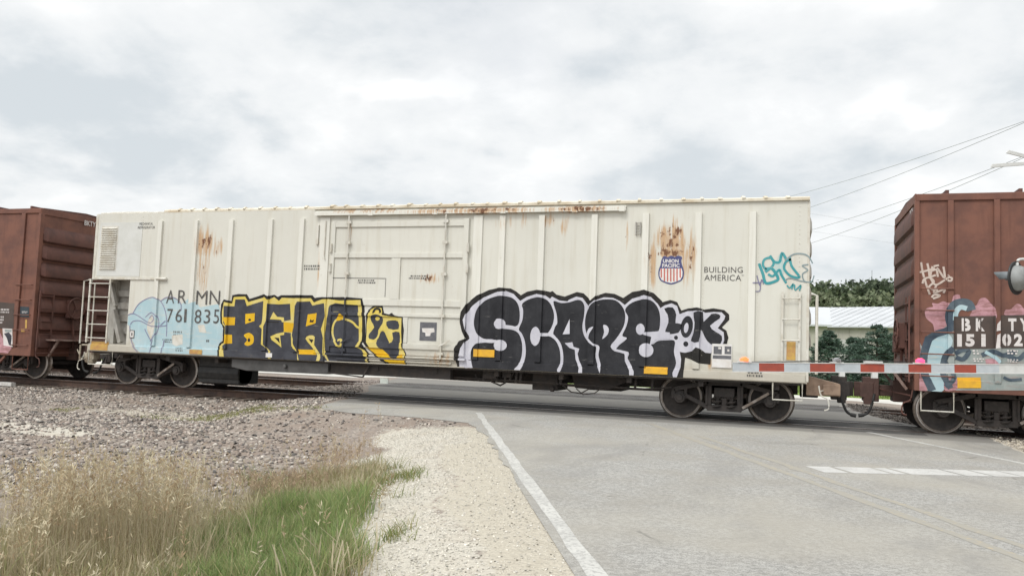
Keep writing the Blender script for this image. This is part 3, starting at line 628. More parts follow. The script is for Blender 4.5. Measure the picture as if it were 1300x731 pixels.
def plumes(name, n, region, dens, hr, cols, label, seed):
    "thin stalks that end in feathery seed heads"
    r = np.random.default_rng(seed); x = r.uniform(region[0], region[1], n*9); y = r.uniform(region[2], region[3], n*9)
    keep = r.random(n*9) < dens(x, y); x, y = x[keep][:n], y[keep][:n]; n = len(x); z = ground_z(x, y)
    h = r.uniform(hr[0], hr[1], n)*(.6+.6*vnoise(x, y, 1.3, seed)); a = r.uniform(0, 2*PI, n); l = r.uniform(.05, .3, n)*h; V = []; C = []
    base = np.stack([x, y, z], -1); tp = np.stack([x+np.cos(a)*l, y+np.sin(a)*l, z+h], -1); col = np.array(cols)[r.integers(0, len(cols), n)]*(.8+.4*r.random((n, 1)))
    fa = r.uniform(0, PI, n); dxy = np.stack([np.cos(fa), np.sin(fa), 0*fa], -1)*.0011
    V.append(np.stack([base-dxy, base+dxy, tp+dxy*.6, tp-dxy*.6], 1)); C.append(np.repeat(col[:, None]*.85, 4, 1))
    for k in range(11):
        t = 1-.24*r.random(n); p = base+(tp-base)*t[:, None]; d = r.normal(size=(n, 3)); d[:, 2] = np.abs(d[:, 2])*.9+.5; d /= np.linalg.norm(d, axis=1)[:, None]; L_ = (.018+.040*r.random(n))[:, None]
        w_ = np.cross(d, r.normal(size=(n, 3))); w_ /= np.linalg.norm(w_, axis=1)[:, None]; w_ *= .0034; q = p+d*L_; V.append(np.stack([p, p+(q-p)*.6+w_, q, p+(q-p)*.6-w_], 1)); C.append(np.repeat(col[:, None]*1.12, 4, 1))
    V = np.concatenate(V).reshape(-1, 3); C = np.concatenate(C).reshape(-1, 3); o = npmesh(name, V, np.arange(len(V)).reshape(-1, 4), GRM, col=C); return tag(o, label, 'grass', kind='stuff')
GREEN = [grd(u, v, -.3) for (u, v) in ((235, 780), (255, 716), (290, 678), (340, 655), (405, 645), (440, 660), (440, 700), (430, 760), (430, 1000), (200, 1000))]
def gin(x, y, P=GREEN, e=.25, nz=.6): return ss(-e, e, -sdist(x, y, P)+nz*(vnoise(x, y, 1.7, 31)-.5))
def gr(x, y): return ss(-.1, .5, -sdist(x, y, GRASS)+.7*(vnoise(x, y, 1.4, 33)-.5))
RG = (-14, -2.6, -14.2, -8.0)
PLM = [grd(u, v, -.33) for (u, v) in ((40, 690), (60, 660), (130, 648), (230, 652), (270, 680), (260, 740), (120, 760), (40, 740))]
def tall(x, y): return ss(-.5, .35, -sdist(x, y, PLM))
blades('dry_grass', 34000, RG, lambda x, y: gr(x, y)*(1-.96*gin(x, y, e=.1, nz=.25))*(.12+.88*ss(.38, .62, vnoise(x, y, 1.9, 71))), (.12, .32), (.0014, .0034), [(.50, .43, .28), (.56, .49, .34), (.42, .35, .21), (.27, .27, .11), (.54, .48, .34), (.22, .25, .09)], (.56, .49, .35), 'tall dry straw coloured grass at the gravel edge', 41, .30, .5)
blades('dry_grass', 16000, RG, lambda x, y: gr(x, y)*(1-.85*gin(x, y))*(.35+.65*ss(.3, .6, vnoise(x, y, 2.7, 72))), (.07, .26), (.003, .007), [(.33, .29, .14), (.22, .24, .08), (.40, .33, .18), (.28, .19, .11), (.17, .22, .06)], (.42, .37, .21), 'low tangled brownish grass under the tall stems', 42, .6)
plumes('dry_grass', 5600, RG, lambda x, y: gr(x, y)*(1-.9*gin(x, y))*(.1+.9*ss(.4, .62, vnoise(x, y, 1.5, 73)))*(.12+.88*tall(x, y)), (.42, .80), [(.50, .43, .29), (.56, .50, .36), (.44, .35, .23), (.36, .27, .17)], 'feathery pale seed heads standing above the dry grass', 48)
blades('dry_grass', 9000, RG, tall, (.3, .62), (.0014, .003), [(.46, .39, .25), (.52, .45, .30), (.38, .31, .18)], (.56, .49, .35), 'tallest straw stems in the middle of the dry grass', 50, .22)
plumes('dry_grass', 380, (-9, -4.8, -10.2, -8.0), lambda x, y: gr(x, y), (.22, .42), [(.36, .27, .19), (.42, .33, .22)], 'reddish brown seed heads at the back of the grass', 49)
blades('green_grass', 20000, (-7.2, -3, -14.2, -9), lambda x, y: gin(x, y, e=.3, nz=.4), (.14, .32), (.005, .010), [(.17, .27, .08), (.21, .31, .10), (.15, .22, .09), (.28, .36, .11), (.30, .30, .13), (.40, .36, .20)], (.30, .35, .16), 'lush green grass patch beside the dry grass', 43, .45)
EDGE = [(-6.4, -8.4), (-5.2, -7.3), (-4.3, -8.4), (-3.75, -9.9), (-2.85, -11.7), (-2.3, -13.3), (-3.6, -13.8), (-4.7, -11), (-5.5, -9.2)]
blades('roadside_weeds', 9000, (-6.5, -2.3, -14, -7.8), lambda x, y: ss(0, .3, -sdist(x, y, EDGE)+.2)*ss(.50, .70, vnoise(x, y, 2.6, 35)), (.06, .22), (.003, .008), [(.16, .22, .06), (.24, .26, .09), (.30, .26, .12), (.12, .18, .05)], (.28, .28, .12), 'sparse green weeds growing in the pale gravel', 44, .7)
blades('trackside_weeds', 2600, (-15, -9, -3.4, -1.0), lambda x, y: ss(.55, .75, vnoise(x, y, .8, 36)), (.04, .12), (.006, .012), [(.17, .20, .06), (.24, .23, .09)], (.28, .26, .12), 'low weeds in the gravel beside the track', 45, .8)
blades('lawn_grass', 9000, (-4, 9, 17.0, 30), lambda x, y: np.full(x.shape, .5), (.05, .11), (.02, .04), [(.14, .20, .05), (.17, .22, .06), (.12, .17, .04)], (.2, .25, .08), 'mown green lawn beyond the parallel street', 46, .7)

# ------------------------------------------------------------------ bogies (built round x = 0, y = 0, copied under each car)
def make_bogie(parent, x, yc=YC):
    L = Vector((x, yc, 0)); T = Matrix.Translation(L)
    WB = .885
    mb = MB(); mb.T = T
    for s in (-1, 1):
        y = s*1.0; a, b = min(y-.07, y+.07), max(y-.07, y+.07)
        y2 = y+s*.078; mb.box(-.34, .34, a, b, .19, .30); mb.box(-.34, -.25, a, b, .30, .70); mb.box(.25, .34, a, b, .30, .70); mb.box(-.36, .36, a, b, .70, .80); mb.box(-.05, .05, a+.02, b-.02, .30, .46)
        for sx in (-1, 1):
            mb.bar((sx*.30, y, .765), (sx*1.02, y, .585), .14, .095); mb.bar((sx*.28, y, .235), (sx*.82, y, .50), .13, .085); mb.bar((sx*.345, y2, .30), (sx*.345, y2, .70), .03, .05)
            mb.box(min(sx*.74, sx*.80), max(sx*.74, sx*.80), a, b, .40, .62); mb.box(min(sx*.97, sx*1.06), max(sx*.97, sx*1.06), a, b, .40, .60); mb.box(min(sx*.80, sx*.97), max(sx*.80, sx*.97), a+.02, b-.02, .50, .56)
            mb.cyl((sx*WB, y-.03*s, .43), (sx*WB, y+.10*s, .43), .115, 16); mb.cyl((sx*WB, y+.10*s, .43), (sx*WB, y+.13*s, .43), .07, 10)
    mb.box(-.2, .2, -1.06, 1.06, .47, .66); mb.box(-.3, .3, -.6, .6, .5, .78)
    bo = mb.build('bogie', GRIME, parent, bevel=.012)
    for s in (-1, 1):
        for k in (-.14, .14):
            mb = MB(); mb.T = T; pts = [(k+.085*math.cos(t), s*1.02+.085*math.sin(t), .225+.0135*t) for t in np.linspace(0, 2*PI*2.7, 46)]
            mb.tube(pts, .022, 5); mb.cyl((k, s*1.02, .22), (k, s*1.02, .47), .045, 8); rel(mb.build('spring', GRIME, parent, smooth=True), bo)
    for sx in (-1, 1):
        for s in (-1, 1):
            mb = MB(); mb.T = T
            c = (sx*WB, s*.665, .43); ax = (0, s, 0)
            prof = [(.05, 0), (.14, .0), (.34, .02), (.462, .012), (.472, .03), (.455, .05), (.432, .06), (.43, .148), (.412, .162), (.385, .162), (.375, .135), (.27, .105), (.16, .12), (.13, .165), (.08, .17), (.0, .17)]
            ms = [0, 0, 0, 0, 1, 1, 1, 2, 1, 0, 0, 0, 0, 0, 0]
            mb.lathe(c, ax, prof, 40, mats=ms)
            if s > 0: mb.cyl((sx*WB, -.66, .43), (sx*WB, .66, .43), .075, 12)
            rel(mb.build('wheel', [GRIME, STEEL, RIM], parent, smooth=True), bo)
    mb = MB(); mb.T = T      # brake beam and a slanting bright lever
    mb.box(.42, .48, -.62, .62, .36, .48); mb.box(-.48, -.42, -.62, .62, .36, .48); mb.bar((.36, -1.13, .28), (.86, -1.14, .60), .035, .05, 0); mb.bar((-.42, -.3, .3), (.42, -.3, .5), .05, .08)
    rel(mb.build('brake_rigging', STEEL, parent), bo)
    return bo
def rel(o, par):
    o.parent = par; return o
RIM = pm('wheel_rim_wear', (.62, .58, .54), (.40, .36, .32), 6, .5, .2)

# ------------------------------------------------------------------ the white refrigerator car
Xl = lambda u, v=330: side(u, v)[0]; Zl = lambda u, v: side(u, v)[1]
WT, WB_ = 4.37, .83; WX0, WX1 = -17.4, 0.0; WY0, WY1 = 0.0, 3.0
car = empty('refrigerator_car', CARC, 'long white refrigerator freight car with rust stains and graffiti on its side', 'freight car', 'rail cars of the freight train')
CORR = [(z0) for z0 in np.linspace(1.25, 3.95, 7)]
mb = MB()
mb.box(-16.2, WX1, WY0, WY1, WB_, WT); mb.box(WX0, -16.2, WY0, WY1, 2.68, WT); mb.box(WX0, -16.2, WY0, WY1, WB_, 1.03); mb.box(WX0+.1, -16.2, .45, WY1, 1.03, 2.68)
mb.build('body', WHITE, car, fix=False)
def corrugated_end(xe, sgn, y0, y1, zs, hgt, depth, name, mat, parent, taper=.3):
    for z0 in zs:
        mb = MB(); n = 34; R1 = []; prof = [(0, -hgt/2), (depth*.95, -hgt*.40), (depth, -hgt*.30), (depth*.92, hgt*.05), (depth*.55, hgt*.30), (0, hgt/2)]
        rows = []
        for i in range(n+1):
            t = i/n; y = y0+(y1-y0)*t; k = min(1, min(t, 1-t)/.03+.35); rows.append([(xe+sgn*d*k-sgn*.002, y, z0+zz*(.6+.4*k)) for d, zz in prof])
        v = [p for r_ in rows for p in r_]; k = len(prof)
        mb.add(v, [(i*k+j, i*k+j+1, (i+1)*k+j+1, (i+1)*k+j) for i in range(n) for j in range(k-1)])
        mb.build(name, mat, parent, smooth=True)
corrugated_end(0.0, 1, .12, 2.88, CORR, .40, .075, 'end_corrugation', WHITE2, car)
for q in ((-.02, .03, -.005, .09, .86, 4.36), (-.02, .03, 2.91, 3.005, .86, 4.36), (WX0-.03, WX0+.05, -.01, .10, 2.66, 4.36), (WX0-.03, WX0+.05, 2.9, 3.01, .83, 4.36)):
    mb = MB(); mb.box(*q); mb.build('corner_post', WHITE2, car, bevel=.008)
# roof: fascia, arched sheets with cross seams, all slightly uneven
def roof(x0, x1, zf, zr, out, name='roof', seed=1, pitch=.40):
    mb = MB(); P = [(-out, zf), (-out, zf+.05), (.05, zf+.085), (.75, zr), (1.5, zr+.04), (2.25, zr), (2.95, zf+.085), (3+out, zf+.05), (3+out, zf)]
    mb.prism(P, 0, x0, x1); r = mb.build(name, ROOFM, car)
    rr = random.Random(seed); x = x0+.2; mb = MB()
    while x < x1-.3:
        w = rr.uniform(.05, .09); hh = rr.uniform(.008, .03); sk = .26
        for (ya, za, yb, zb) in ((-out-.012, zf+.045, .05, zf+.095), (.05, zf+.095, .75, zr+.01), (.75, zr+.01, 1.5, zr+.05), (1.5, zr+.05, 2.9, zf+.1)):
            mb.bar((x+sk*(1-ya/1.5), ya, za), (x+sk*(1-yb/1.5), yb, zb), w, hh*2)
        x += pitch*rr.uniform(.85, 1.15)
    mb.build('seams', ROOFM, r, bevel=.01); return r
roof(-10.95, WX1+.02, 4.372, 4.48, .05, seed=2); roof(-15.3, -10.95, 4.342+.03, 4.42, .0, seed=3)
mb = MB(); mb.box(-17.35, -15.35, .05, 2.95, 4.372, 4.41); mb.box(-17.25, -16.1, .3, 2.7, 4.41, 4.47); mb.build('engine_hatch', WHITE2, car, bevel=.01)
# side posts
RIBU = [202, 247, 292, 342, 382, 637, 687, 754, 819, 886, 955]
ribs = [Xl(u, 330) for u in RIBU]
rects = []
for u, x in zip(RIBU, ribs):
    zt = 4.16; zb = 1.03; mb = MB(); w = .060 if u < 600 else .064
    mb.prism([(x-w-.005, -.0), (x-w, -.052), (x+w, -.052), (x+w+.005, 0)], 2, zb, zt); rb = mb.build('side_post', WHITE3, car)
    rects.append((x-w, x+w, zb, zt, .052))
    mb = MB(); z = 1.3
    while z < zt-.05:
        mb.cyl((x+w+.05, .003, z), (x+w+.05, -.006, z), .009, 6, r2=.005); z += .082
    mb.build('rivets', WHITE2, rb)
for x in (-15.93, -17.28, -.16):
    mb = MB(); z = 2.75 if x < -10 else 1.1
    while z < 4.3:
        mb.cyl((x, .003, z), (x, -.009, z), .012, 6, r2=.006); z += .09
    mb.build('rivet_row', WHITE2, car)
# sill strips along the bottom of the side
for q in ((-17.38, -10.5), (-6.95, -.03)):
    mb = MB(); mb.box(*q, -.03, -.0005, .845, 1.0); mb.build('side_sill', WHITE, car, bevel=.006)
rects += [(-17.38, -10.5, .845, 1.0, .03), (-6.95, -.03, .845, 1.0, .03)]
mb = MB(); mb.bar((WX0, -.012, 2.70), (-15.2, -.012, 2.70), .03, .05); mb.cyl((-15.35, -.05, 2.70), (-15.05, -.05, 2.70), .035, 8); mb.build('side_rail', WHITE2, car)
# upper door track
mb = MB(); mb.box(-10.9, -3.56, -.085, -.001, 4.24, 4.275); mb.box(-10.9, -3.56, -.10, -.085, 4.215, 4.30); mb.box(-10.9, -3.56, -.05, 0, 4.30, 4.33)
for x in (-9.5, -7.9, -6.3, -4.7, -3.7): mb.box(x, x+.12, -.11, -.05, 4.20, 4.32)
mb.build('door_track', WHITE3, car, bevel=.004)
# louvred vent
lv = MB(); lx0, lx1 = Xl(129, 315), Xl(148, 315); z0, z1 = 2.93, 4.02
lv.box(lx0-.03, lx1+.03, -.012, .0, z0-.03, z1+.03); vent = lv.build('engine_vent', WHITE2, car)
sl_ = MB(); k = 19
for i in range(k):
    z = z0+(z1-z0)*(i+.5)/k; sl_.prism([(-.012, z-.022), (-.048, z-.012), (-.045, z-.004), (-.012, z+.018)], 0, lx0, lx1)
sl_.build('louvres', WHITE2, vent)
mb = MB(); mb.box(-17.28, -15.93, -.008, -.001, 2.76, 4.14); mb.build('access_panel', pm('pale_grey_panel', (.60, .60, .57), (.53, .53, .49), 2, .6), car)
# open recess with machinery behind the end ladder
mb = MB(); mb.box(-17.0, -16.9, .3, .42, 1.04, 2.66)
for z in (1.3, 1.62, 1.94, 2.26): mb.box(-16.98, -16.22, .36, .44, z, z+.16)
mb.bar((-16.85, .2, 1.9), (-16.55, .2, 1.08), .14, .10); mb.bar((-17.0, .2, 2.6), (-16.8, .2, 2.0), .1, .08); mb.build('refrigeration_unit', GREYR, car)
mb = MB(); mb.box(-16.215, -16.2035, .01, .445, 1.035, 2.675); mb.box(-17.28, -16.22, .43, .448, 1.035, 2.675); mb.build('recess_lining', GREYR, car)
def ladder(x0, x1, z0, z1, rungs, y, parent, mat, r=.014, rail=.04, name='ladder', pz=.12):
    mb = MB()
    for x in (x0, x1): mb.box(x-rail/2, x+rail/2, y-.01, y+.02, z0, z1)
    for i in range(rungs):
        z = z0+pz+(z1-z0-2*pz)*i/(rungs-1); mb.cyl((x0, y-.03, z), (x1, y-.03, z), r, 6)
    for x in (x0, x1):
        for z in (z0+.05, z1-.05): mb.bar((x, y, z), (x, 0.0, z), .03, .04)
    return mb.build(name, mat, parent)
ladder(-17.42, -16.78, 1.05, 2.68, 5, -.06, car, WHITE2); 
mb = MB(); mb.tube([(-17.62, -.06, 1.02), (-17.62, -.06, 2.62), (-17.44, -.06, 2.66)], .02, 6); mb.tube([(-17.62, .3, 1.02), (-17.62, .3, 2.6)], .018, 6); mb.build('handrail', WHITE2, car)
ladder(Xl(993, 415), Xl(1015, 415), 1.12, 2.58, 4, -.05, car, WHITE2)
mb = MB(); mb.tube([(.17, .02, 1.02), (.17, .02, 2.52), (.06, .02, 2.56)], .028, 6); mb.tube([(.17, .45, 1.02), (.17, .45, 2.5)], .02, 6)
for z in (1.3, 1.65, 2.0, 2.35): mb.cyl((.17, .02, z), (.17, .45, z), .013, 6)
mb.build('end_ladder', WHITE2, car)
mb = MB(); x = Xl(807, 293); mb.box(x, x+.02, -.05, 0, 3.72, 3.98); mb.box(x+.09, x+.11, -.05, 0, 3.72, 3.98)
for i in range(5): mb.cyl((x, -.045, 3.74+i*.055), (x+.11, -.045, 3.74+i*.055), .008, 5)
mb.build('card_holder', GREYR, car)
mb = MB(); mb.tube([(-10.62, -.04, 4.1), (-10.62, -.04, 3.25), (-10.60, -.05, 3.2)], .014, 6); mb.box(-10.86, -10.80, -.05, 0, 3.55, 4.0); mb.build('latch_rod', WHITE2, car)
for q in ((-10.78, -10.52, -.025), (-6.93, -6.72, -.035)):
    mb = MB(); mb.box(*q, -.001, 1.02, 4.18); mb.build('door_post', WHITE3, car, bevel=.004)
rects += [(-17.28, -15.93, 2.76, 4.14, .008), (-10.78, -10.52, 1.02, 4.18, .025), (-6.93, -6.72, 1.02, 4.18, .035)]
# plug door
DX0, DX1 = -10.46, -7.02
mb = MB(); mb.box(DX0, DX1, -.02, -.0005, 1.06, 4.12); door = mb.build('door', WHITE, car)
drects = [(DX0, DX1, 1.06, 4.12, .02)]
def dr_(x0, x1, z0, z1, h, mbx): mbx.box(x0, x1, -h, -.0205, z0, z1); drects.append((x0, x1, z0, z1, h))
mb = MB()
dr_(DX0+.005, DX0+.11, 1.09, 4.08, .055, mb); dr_(DX1-.13, DX1-.01, 1.09, 4.11, .062, mb)
zt = [(281.5, 288), (321, 327.5), (380.5, 388.5), (398, 402), (435.5, 442.5)]
for (a, b) in zt: z1_, z0_ = Zl(510, a), Zl(510, b); dr_(DX0+.112, DX1-.132, z0_, z1_, .052, mb)
xc0, xc1 = Xl(497, 355), Xl(508.5, 355); dr_(xc0, xc1, Zl(500, 380.2), Zl(500, 327.8), .050, mb)
xc0, xc1 = Xl(512, 415), Xl(518, 415); dr_(xc0, xc1, Zl(515, 435.2), Zl(515, 402.3), .040, mb)
mb.build('door_frame', WHITE2 if 0 else WHITE, door, bevel=.005)
for u in (443, 566):
    x = Xl(u, 330); mb = MB(); mb.cyl((x, -.085, 1.0), (x, -.085, 2.31), .019, 8, m=1 if u < 500 else 0); mb.cyl((x, -.085, 2.31), (x, -.085, 4.2), .019, 8)
    for z in (4.05, 3.58, 2.87, 1.95, 1.12): mb.box(x-.06, x+.06, -.10, -.05, z-.03, z+.03, 1 if (u < 500 and z < 2.3) else 0)
    mb.bar((x-.05, -.10, 1.28), (x+.22, -.10, 1.42), .02, .03, 1 if u < 500 else 0); mb.build('lock_rod', [WHITE2, G_GR], door, smooth=True)
for u in (421.5, 595):
    x = Xl(u, 330); mb = MB()
    for z in (3.46, 3.0): mb.cyl((x, -.075, z-.1), (x, -.075, z+.1), .03, 6)
    mb.build('hinge', WHITE2, door)
# lower door ledges
mb = MB(); mb.box(DX0+.02, DX1+.02, -.075, -.001, .995, 1.035); mb.box(DX0+.3, DX1-.3, -.055, -.001, .90, .93); mb.box(DX0+.0, DX1+.0, -.035, -.0005, .835, .855); mb.box(-9.4, -7.6, -.05, -.001, .95, .975)
mb.build('door_sill', WHITE, car, bevel=.004)
drects += [(DX0+.02, DX1+.02, .995, 1.035, .075), (DX0+.3, DX1-.3, .90, .93, .055)]
ALLR = rects+drects
# underframe
mb = MB(); mb.box(-17.2, -.15, .9, 2.1, .58, .84); mb.box(-17.3, -.05, .06, .14, .79, .832); mb.box(-17.3, -.05, 2.86, 2.94, .75, .832)
for x in np.linspace(-16.5, -.6, 12): mb.box(x, x+.1, .14, 2.86, .68, .83)
mb.build('underframe', DARK, car)
a, b = Xl(291, 466), Xl(414, 470); mb = MB(); mb.prism([(a, .82), (b, .82), (b, .56), (b-.04, .54), (a+.42, .53), (a, .60)], 1, .08, .9); mb.cyl(((a+b)/2+.2, .0, .68), ((a+b)/2+.2, .09, .68), .045, 10); mb.build('fuel_tank', SLATE, car, bevel=.012)
a, b = Xl(414, 470), Xl(568, 478); mb = MB(); mb.box(a+.02, b, .16, .30, .56, .82); mb.bar((a, .1, .58), (a+.9, .1, .52), .03, .03); mb.bar((a+.9, .1, .52), (a+1.05, .1, .80), .03, .03); mb.build('door_step', DARK, car)
mb = MB(); x = Xl(485, 483); mb.box(x-.10, x+.10, .10, .12, .40, .52); mb.build('marker_plate', pm('pale_plate', (.52, .55, .50), None, 5), car)
mb = MB(); a, b = Xl(667, 486), Xl(700, 490); mb.box(a, b, .5, 1.4, .42, .80); mb.cyl((b-.1, .45, .4), (b-.1, .45, .5), .05, 8); a2, b2 = Xl(716, 488), Xl(770, 488); mb.box(a2+.3, b2+.15, .9, 1.9, .46, .80); mb.prism([(a2, .82), (b2+.6, .82), (b2-.1, .48), (a2+.1, .50)], 1, .55, .75); mb.build('brake_reservoir', DARK, car, bevel=.02)
mb = MB(); y = .35
mb.tube([(-9, y, .62), (-6.8, y, .60), (-3.2, y, .56), (-2.6, y, .62)], .018, 5); mb.tube([(-6.9, y, .70), (-6.85, y, .60), (-5.8, y, .6)], .016, 5)
mb.tube([(-6.55, y, .80), (-6.5, y, .55), (-6.3, y, .48), (-6.1, y, .60), (-6.0, y, .8)], .02, 5); mb.tube([(-4.9, y, .55), (-4.7, y, .42), (-4.5, y, .40), (-4.3, y, .52)], .014, 5)
for x in (-6.7, -6.4, -6.2, -5.95, -5.85, -4.95, -3.35, -3.0): mb.bar((x, y, .56), (x+.02, y, .83), .03, .05)
mb.tube([(-4.6, y, .50), (-4.45, y, .38), (-4.2, y, .42), (-4.0, y, .58)], .012, 5); mb.tube([(-9, .7, .56), (-2.8, .7, .54)], .03, 6); mb.box(-6.7, -6.4, .3, .5, .62, .8); mb.box(-6.25, -6.05, .3, .5, .66, .8)
mb.build('brake_piping', DARK, car)
mb = MB(); a, b = -14.35, -13.15; mb.box(a, b, .5, 1.3, .16, .82); mb.cyl((a, .75, .42), (b, .75, .42), .30, 14); mb.build('compressor_box', BLK, car, bevel=.02)
bog_r = make_bogie(car, -1.556); 
def rel_copy(bo, parent, x, yc=YC):
    L = rootloc(parent); c = dup(bo, parent); o0 = rootloc(bo.parent)
    c.location = Vector((x, yc, 0))-L-(BOG0-o0) if False else Vector((x-BOGX, 0, 0))+(o0-L) ; return c
BOGX = -1.556
rel_copy(bog_r, car, -15.844)
# steps, couplers
def sill_step(x0, x1, zt_, zb, y, mat, parent, name='sill_step'):
    mb = MB(); mb.tube([(x0, y, zt_), (x0, y, zb), (x1, y, zb), (x1, y, zt_)], .016, 5); return mb.build(name, mat, parent)
sill_step(-.62, -.08, .84, .50, .02, WHITE2, car); sill_step(-17.38, -16.62, .84, .50, .02, WHITE2, car)
def coupler(x, sgn, parent, mat=GRIME, name='coupler'):
    mb = MB(); yc = YC; s = sgn
    mb.box(min(x, x+s*.55), max(x, x+s*.55), yc-.11, yc+.11, .62, .84); P = [(x+s*.5, yc-.12), (x+s*.62, yc-.22), (x+s*.86, yc-.22), (x+s*.84, yc-.12), (x+s*.72, yc-.04), (x+s*.72, yc+.06), (x+s*.95, yc+.14), (x+s*.93, yc+.2), (x+s*.6, yc+.2), (x+s*.5, yc+.12)]
    mb.prism(P, 2, .58, .88); mb.box(min(x-s*.1, x+s*.25), max(x-s*.1, x+s*.25), yc-.25, yc+.25, .52, .94); mb.box(min(x+s*.50, x+s*.80), max(x+s*.50, x+s*.80), yc-.20, yc+.12, .50, .99); mb.box(min(x+s*.62, x+s*.78), max(x+s*.62, x+s*.78), yc-.22, yc-.05, .44, .60); return mb.build(name, mat, parent, bevel=.015)
def hose(x, sgn, parent, low=.16):
    s = sgn; mb = MB(); pts = [(x, 1.15, .66), (x+s*.03, 1.12, .52), (x+s*.07, 1.1, .40), (x+s*.13, 1.1, .28), (x+s*.22, 1.1, low+.06)]
    mb.tube(smooth3(pts), .026, 8); mb.cyl((x+s*.20, 1.1, low+.07), (x+s*.30, 1.1, low+.05), .038, 8); return mb.build('air_hose', BLK, parent, smooth=True)
def smooth3(p, n=4):
    o = []; k = len(p)
    for i in range(k-1):
        a, b, c, d = (np.array(p[min(max(i+j, 0), k-1)], float) for j in (-1, 0, 1, 2))
        for t in np.arange(n)/n: o.append(tuple(.5*((2*b)+(-a+c)*t+(2*a-5*b+4*c-d)*t*t+(-a+3*b-3*c+d)*t**3)))
    o.append(p[-1]); return o
def lever(x, xw, sgn, parent, mat):
    s = sgn; mb = MB(); mb.tube(smooth3([(x, .12, .80), (x+s*.04, .1, .62), (x+s*.16, .1, .55), (x+s*.18, .1, .38), (x+s*.10, .1, .34)]), .013, 5); mb.tube([(x+s*.04, .12, .70), (x+s*.35, 1.35, .74), (xw, 1.4, .86)], .013, 5); return mb.build('uncoupling_lever', mat, parent)
coupler(0, 1, car); coupler(WX0, -1, car); hose(.66, 1, car); hose(WX0-.55, -1, car); lever(.22, .8, 1, car, WHITE2); lever(WX0-.22, WX0-.8, -1, car, WHITE2)
BRN = pm('rusty_tan_sill', (.30, .21, .15), (.18, .12, .085), 4, .8)
mb = MB(); mb.prism([(0, .98), (.62, .84), (.62, .60), (0, .60)], 1, .35, 1.1); mb.box(.3, .62, .3, .4, .62, .82); mb.build('end_platform', BRN, car, bevel=.01)
mb = MB(); mb.box(WX0-.42, WX0, .2, 2.8, .96, 1.0)
for x in (-17.75, -17.5): mb.bar((x, .1, .6), (x, .1, .98), .03, .03)
mb.box(-17.6, -17.3, .1, .3, .62, .78); mb.cyl((-17.6, .2, .6), (-17.35, .2, .6), .09, 8); mb.tube([(-17.9, .15, .85), (-17.7, .12, .6), (-17.45, .1, .66)], .015, 5); mb.build('end_platform', pm('grimy_cream', (.40, .36, .28), (.22, .17, .12), 6, .8), car)

# --- lettering
A = zc(150, 360, 7.31)
def tx(D, body, u0, v0, u1, v1, m, layer, bold=0.0, sx=1.0):
    um, vm = (u0+u1)/2, (v0+v1)/2; x0 = side(u0, vm)[0]; x1 = side(u1, vm)[0]; z1 = side(um, v0)[1]; z0 = side(um, v1)[1]
    D.text(body, x0, z0, x1, z1, m, layer, bold, sx)
def marks(D, u0, v0, u1, v1, rows, m, layer, seed=1):
    "rows of stencil too small to read in the photograph: short uneven dashes"
    rr = random.Random(seed); x0, z1 = side(u0, v0); x1, z0 = side(u1, v1); h = (z1-z0)/(rows*1.6)
    for r_ in range(rows):
        z = z1-h-(z1-z0)*r_/rows; x = x0+rr.uniform(0, .12)*(x1-x0)
        while x < x1-.02:
            w = rr.uniform(.012, .04); D.poly([(x, z), (min(x+w, x1), z), (min(x+w, x1), z+h), (x, z+h)], m, layer); x += w+rr.uniform(.012, .03)
D = Decals(ALLR, 0, zmin=.86)
PLX = [STEN, SHR, SHB, SHW, YEL, ORG, G_DK, pm('placard_dark', (.13, .13, .14), (.09, .09, .10), 8)]
for (c, u0, u1) in (('A', 211.6, 221.8), ('R', 226.5, 237.2), ('M', 249.5, 263.5), ('N', 266.5, 279.5)): tx(D, c, u0, 368.3 if u0 < 240 else 369, u1, 385 if u0 < 240 else 386.5, 0, 8, -.005)
for (c, u0, u1) in (('7', 212.5, 219.5), ('6', 223.3, 231.5), ('1', 234.2, 237.2), ('8', 247.5, 256), ('3', 259.3, 267.3), ('5', 271.5, 278.5)): tx(D, c, u0, 392 if u0 < 240 else 392.8, u1, 409 if u0 < 240 else 410.5, 0, 8, -.002)
tx(D, 'BUILDING', 894.2, 338.8, 943, 346.2, 0, 2, 0, 1.05); tx(D, 'AMERICA', 894.2, 348.8, 941, 356.4, 0, 2, 0, 1.05); tx(D, 'TM', 941.5, 349, 944.5, 350.5, 0, 2)
tx(D, 'MECHANICAL', 177.5, 282.6, 194.3, 285.6, 0, 2); tx(D, 'REFRIGERATOR', 175.5, 287.2, 197, 290.4, 0, 2)
for k, q in enumerate([(384, 336.5, 406, 344, 2), (455, 355, 477, 361, 2), (519, 349.5, 545, 355.5, 2), (220, 420, 232, 432, 3), (224, 441, 233, 447, 2), (948, 471, 970, 480, 2), (948, 482, 968, 485, 1), (206, 430, 220, 436, 2), (262, 431, 266, 436, 1)]): marks(D, *q, 0, 2, k)
# thin stencil frame on the door
X0, Z1 = side(424, 352.5); X1, Z0 = side(489, 377); D.poly([(X0, Z1), (X1, Z1), (X1, Z1-.014), (X0, Z1-.014)], 0, 2); D.poly([(X1, Z1), (X1+.012, Z1), (X1+.012, Z0), (X1, Z0)], 0, 2)
def rect(D, u0, v0, u1, v1, m, layer):
    um, vm = (u0+u1)/2, (v0+v1)/2; x0 = side(u0, vm)[0]; x1 = side(u1, vm)[0]; z1 = side(um, v0)[1]; z0 = side(um, v1)[1]
    D.poly([(x0, z0), (x1, z0), (x1, z1), (x0, z1)], m, layer)
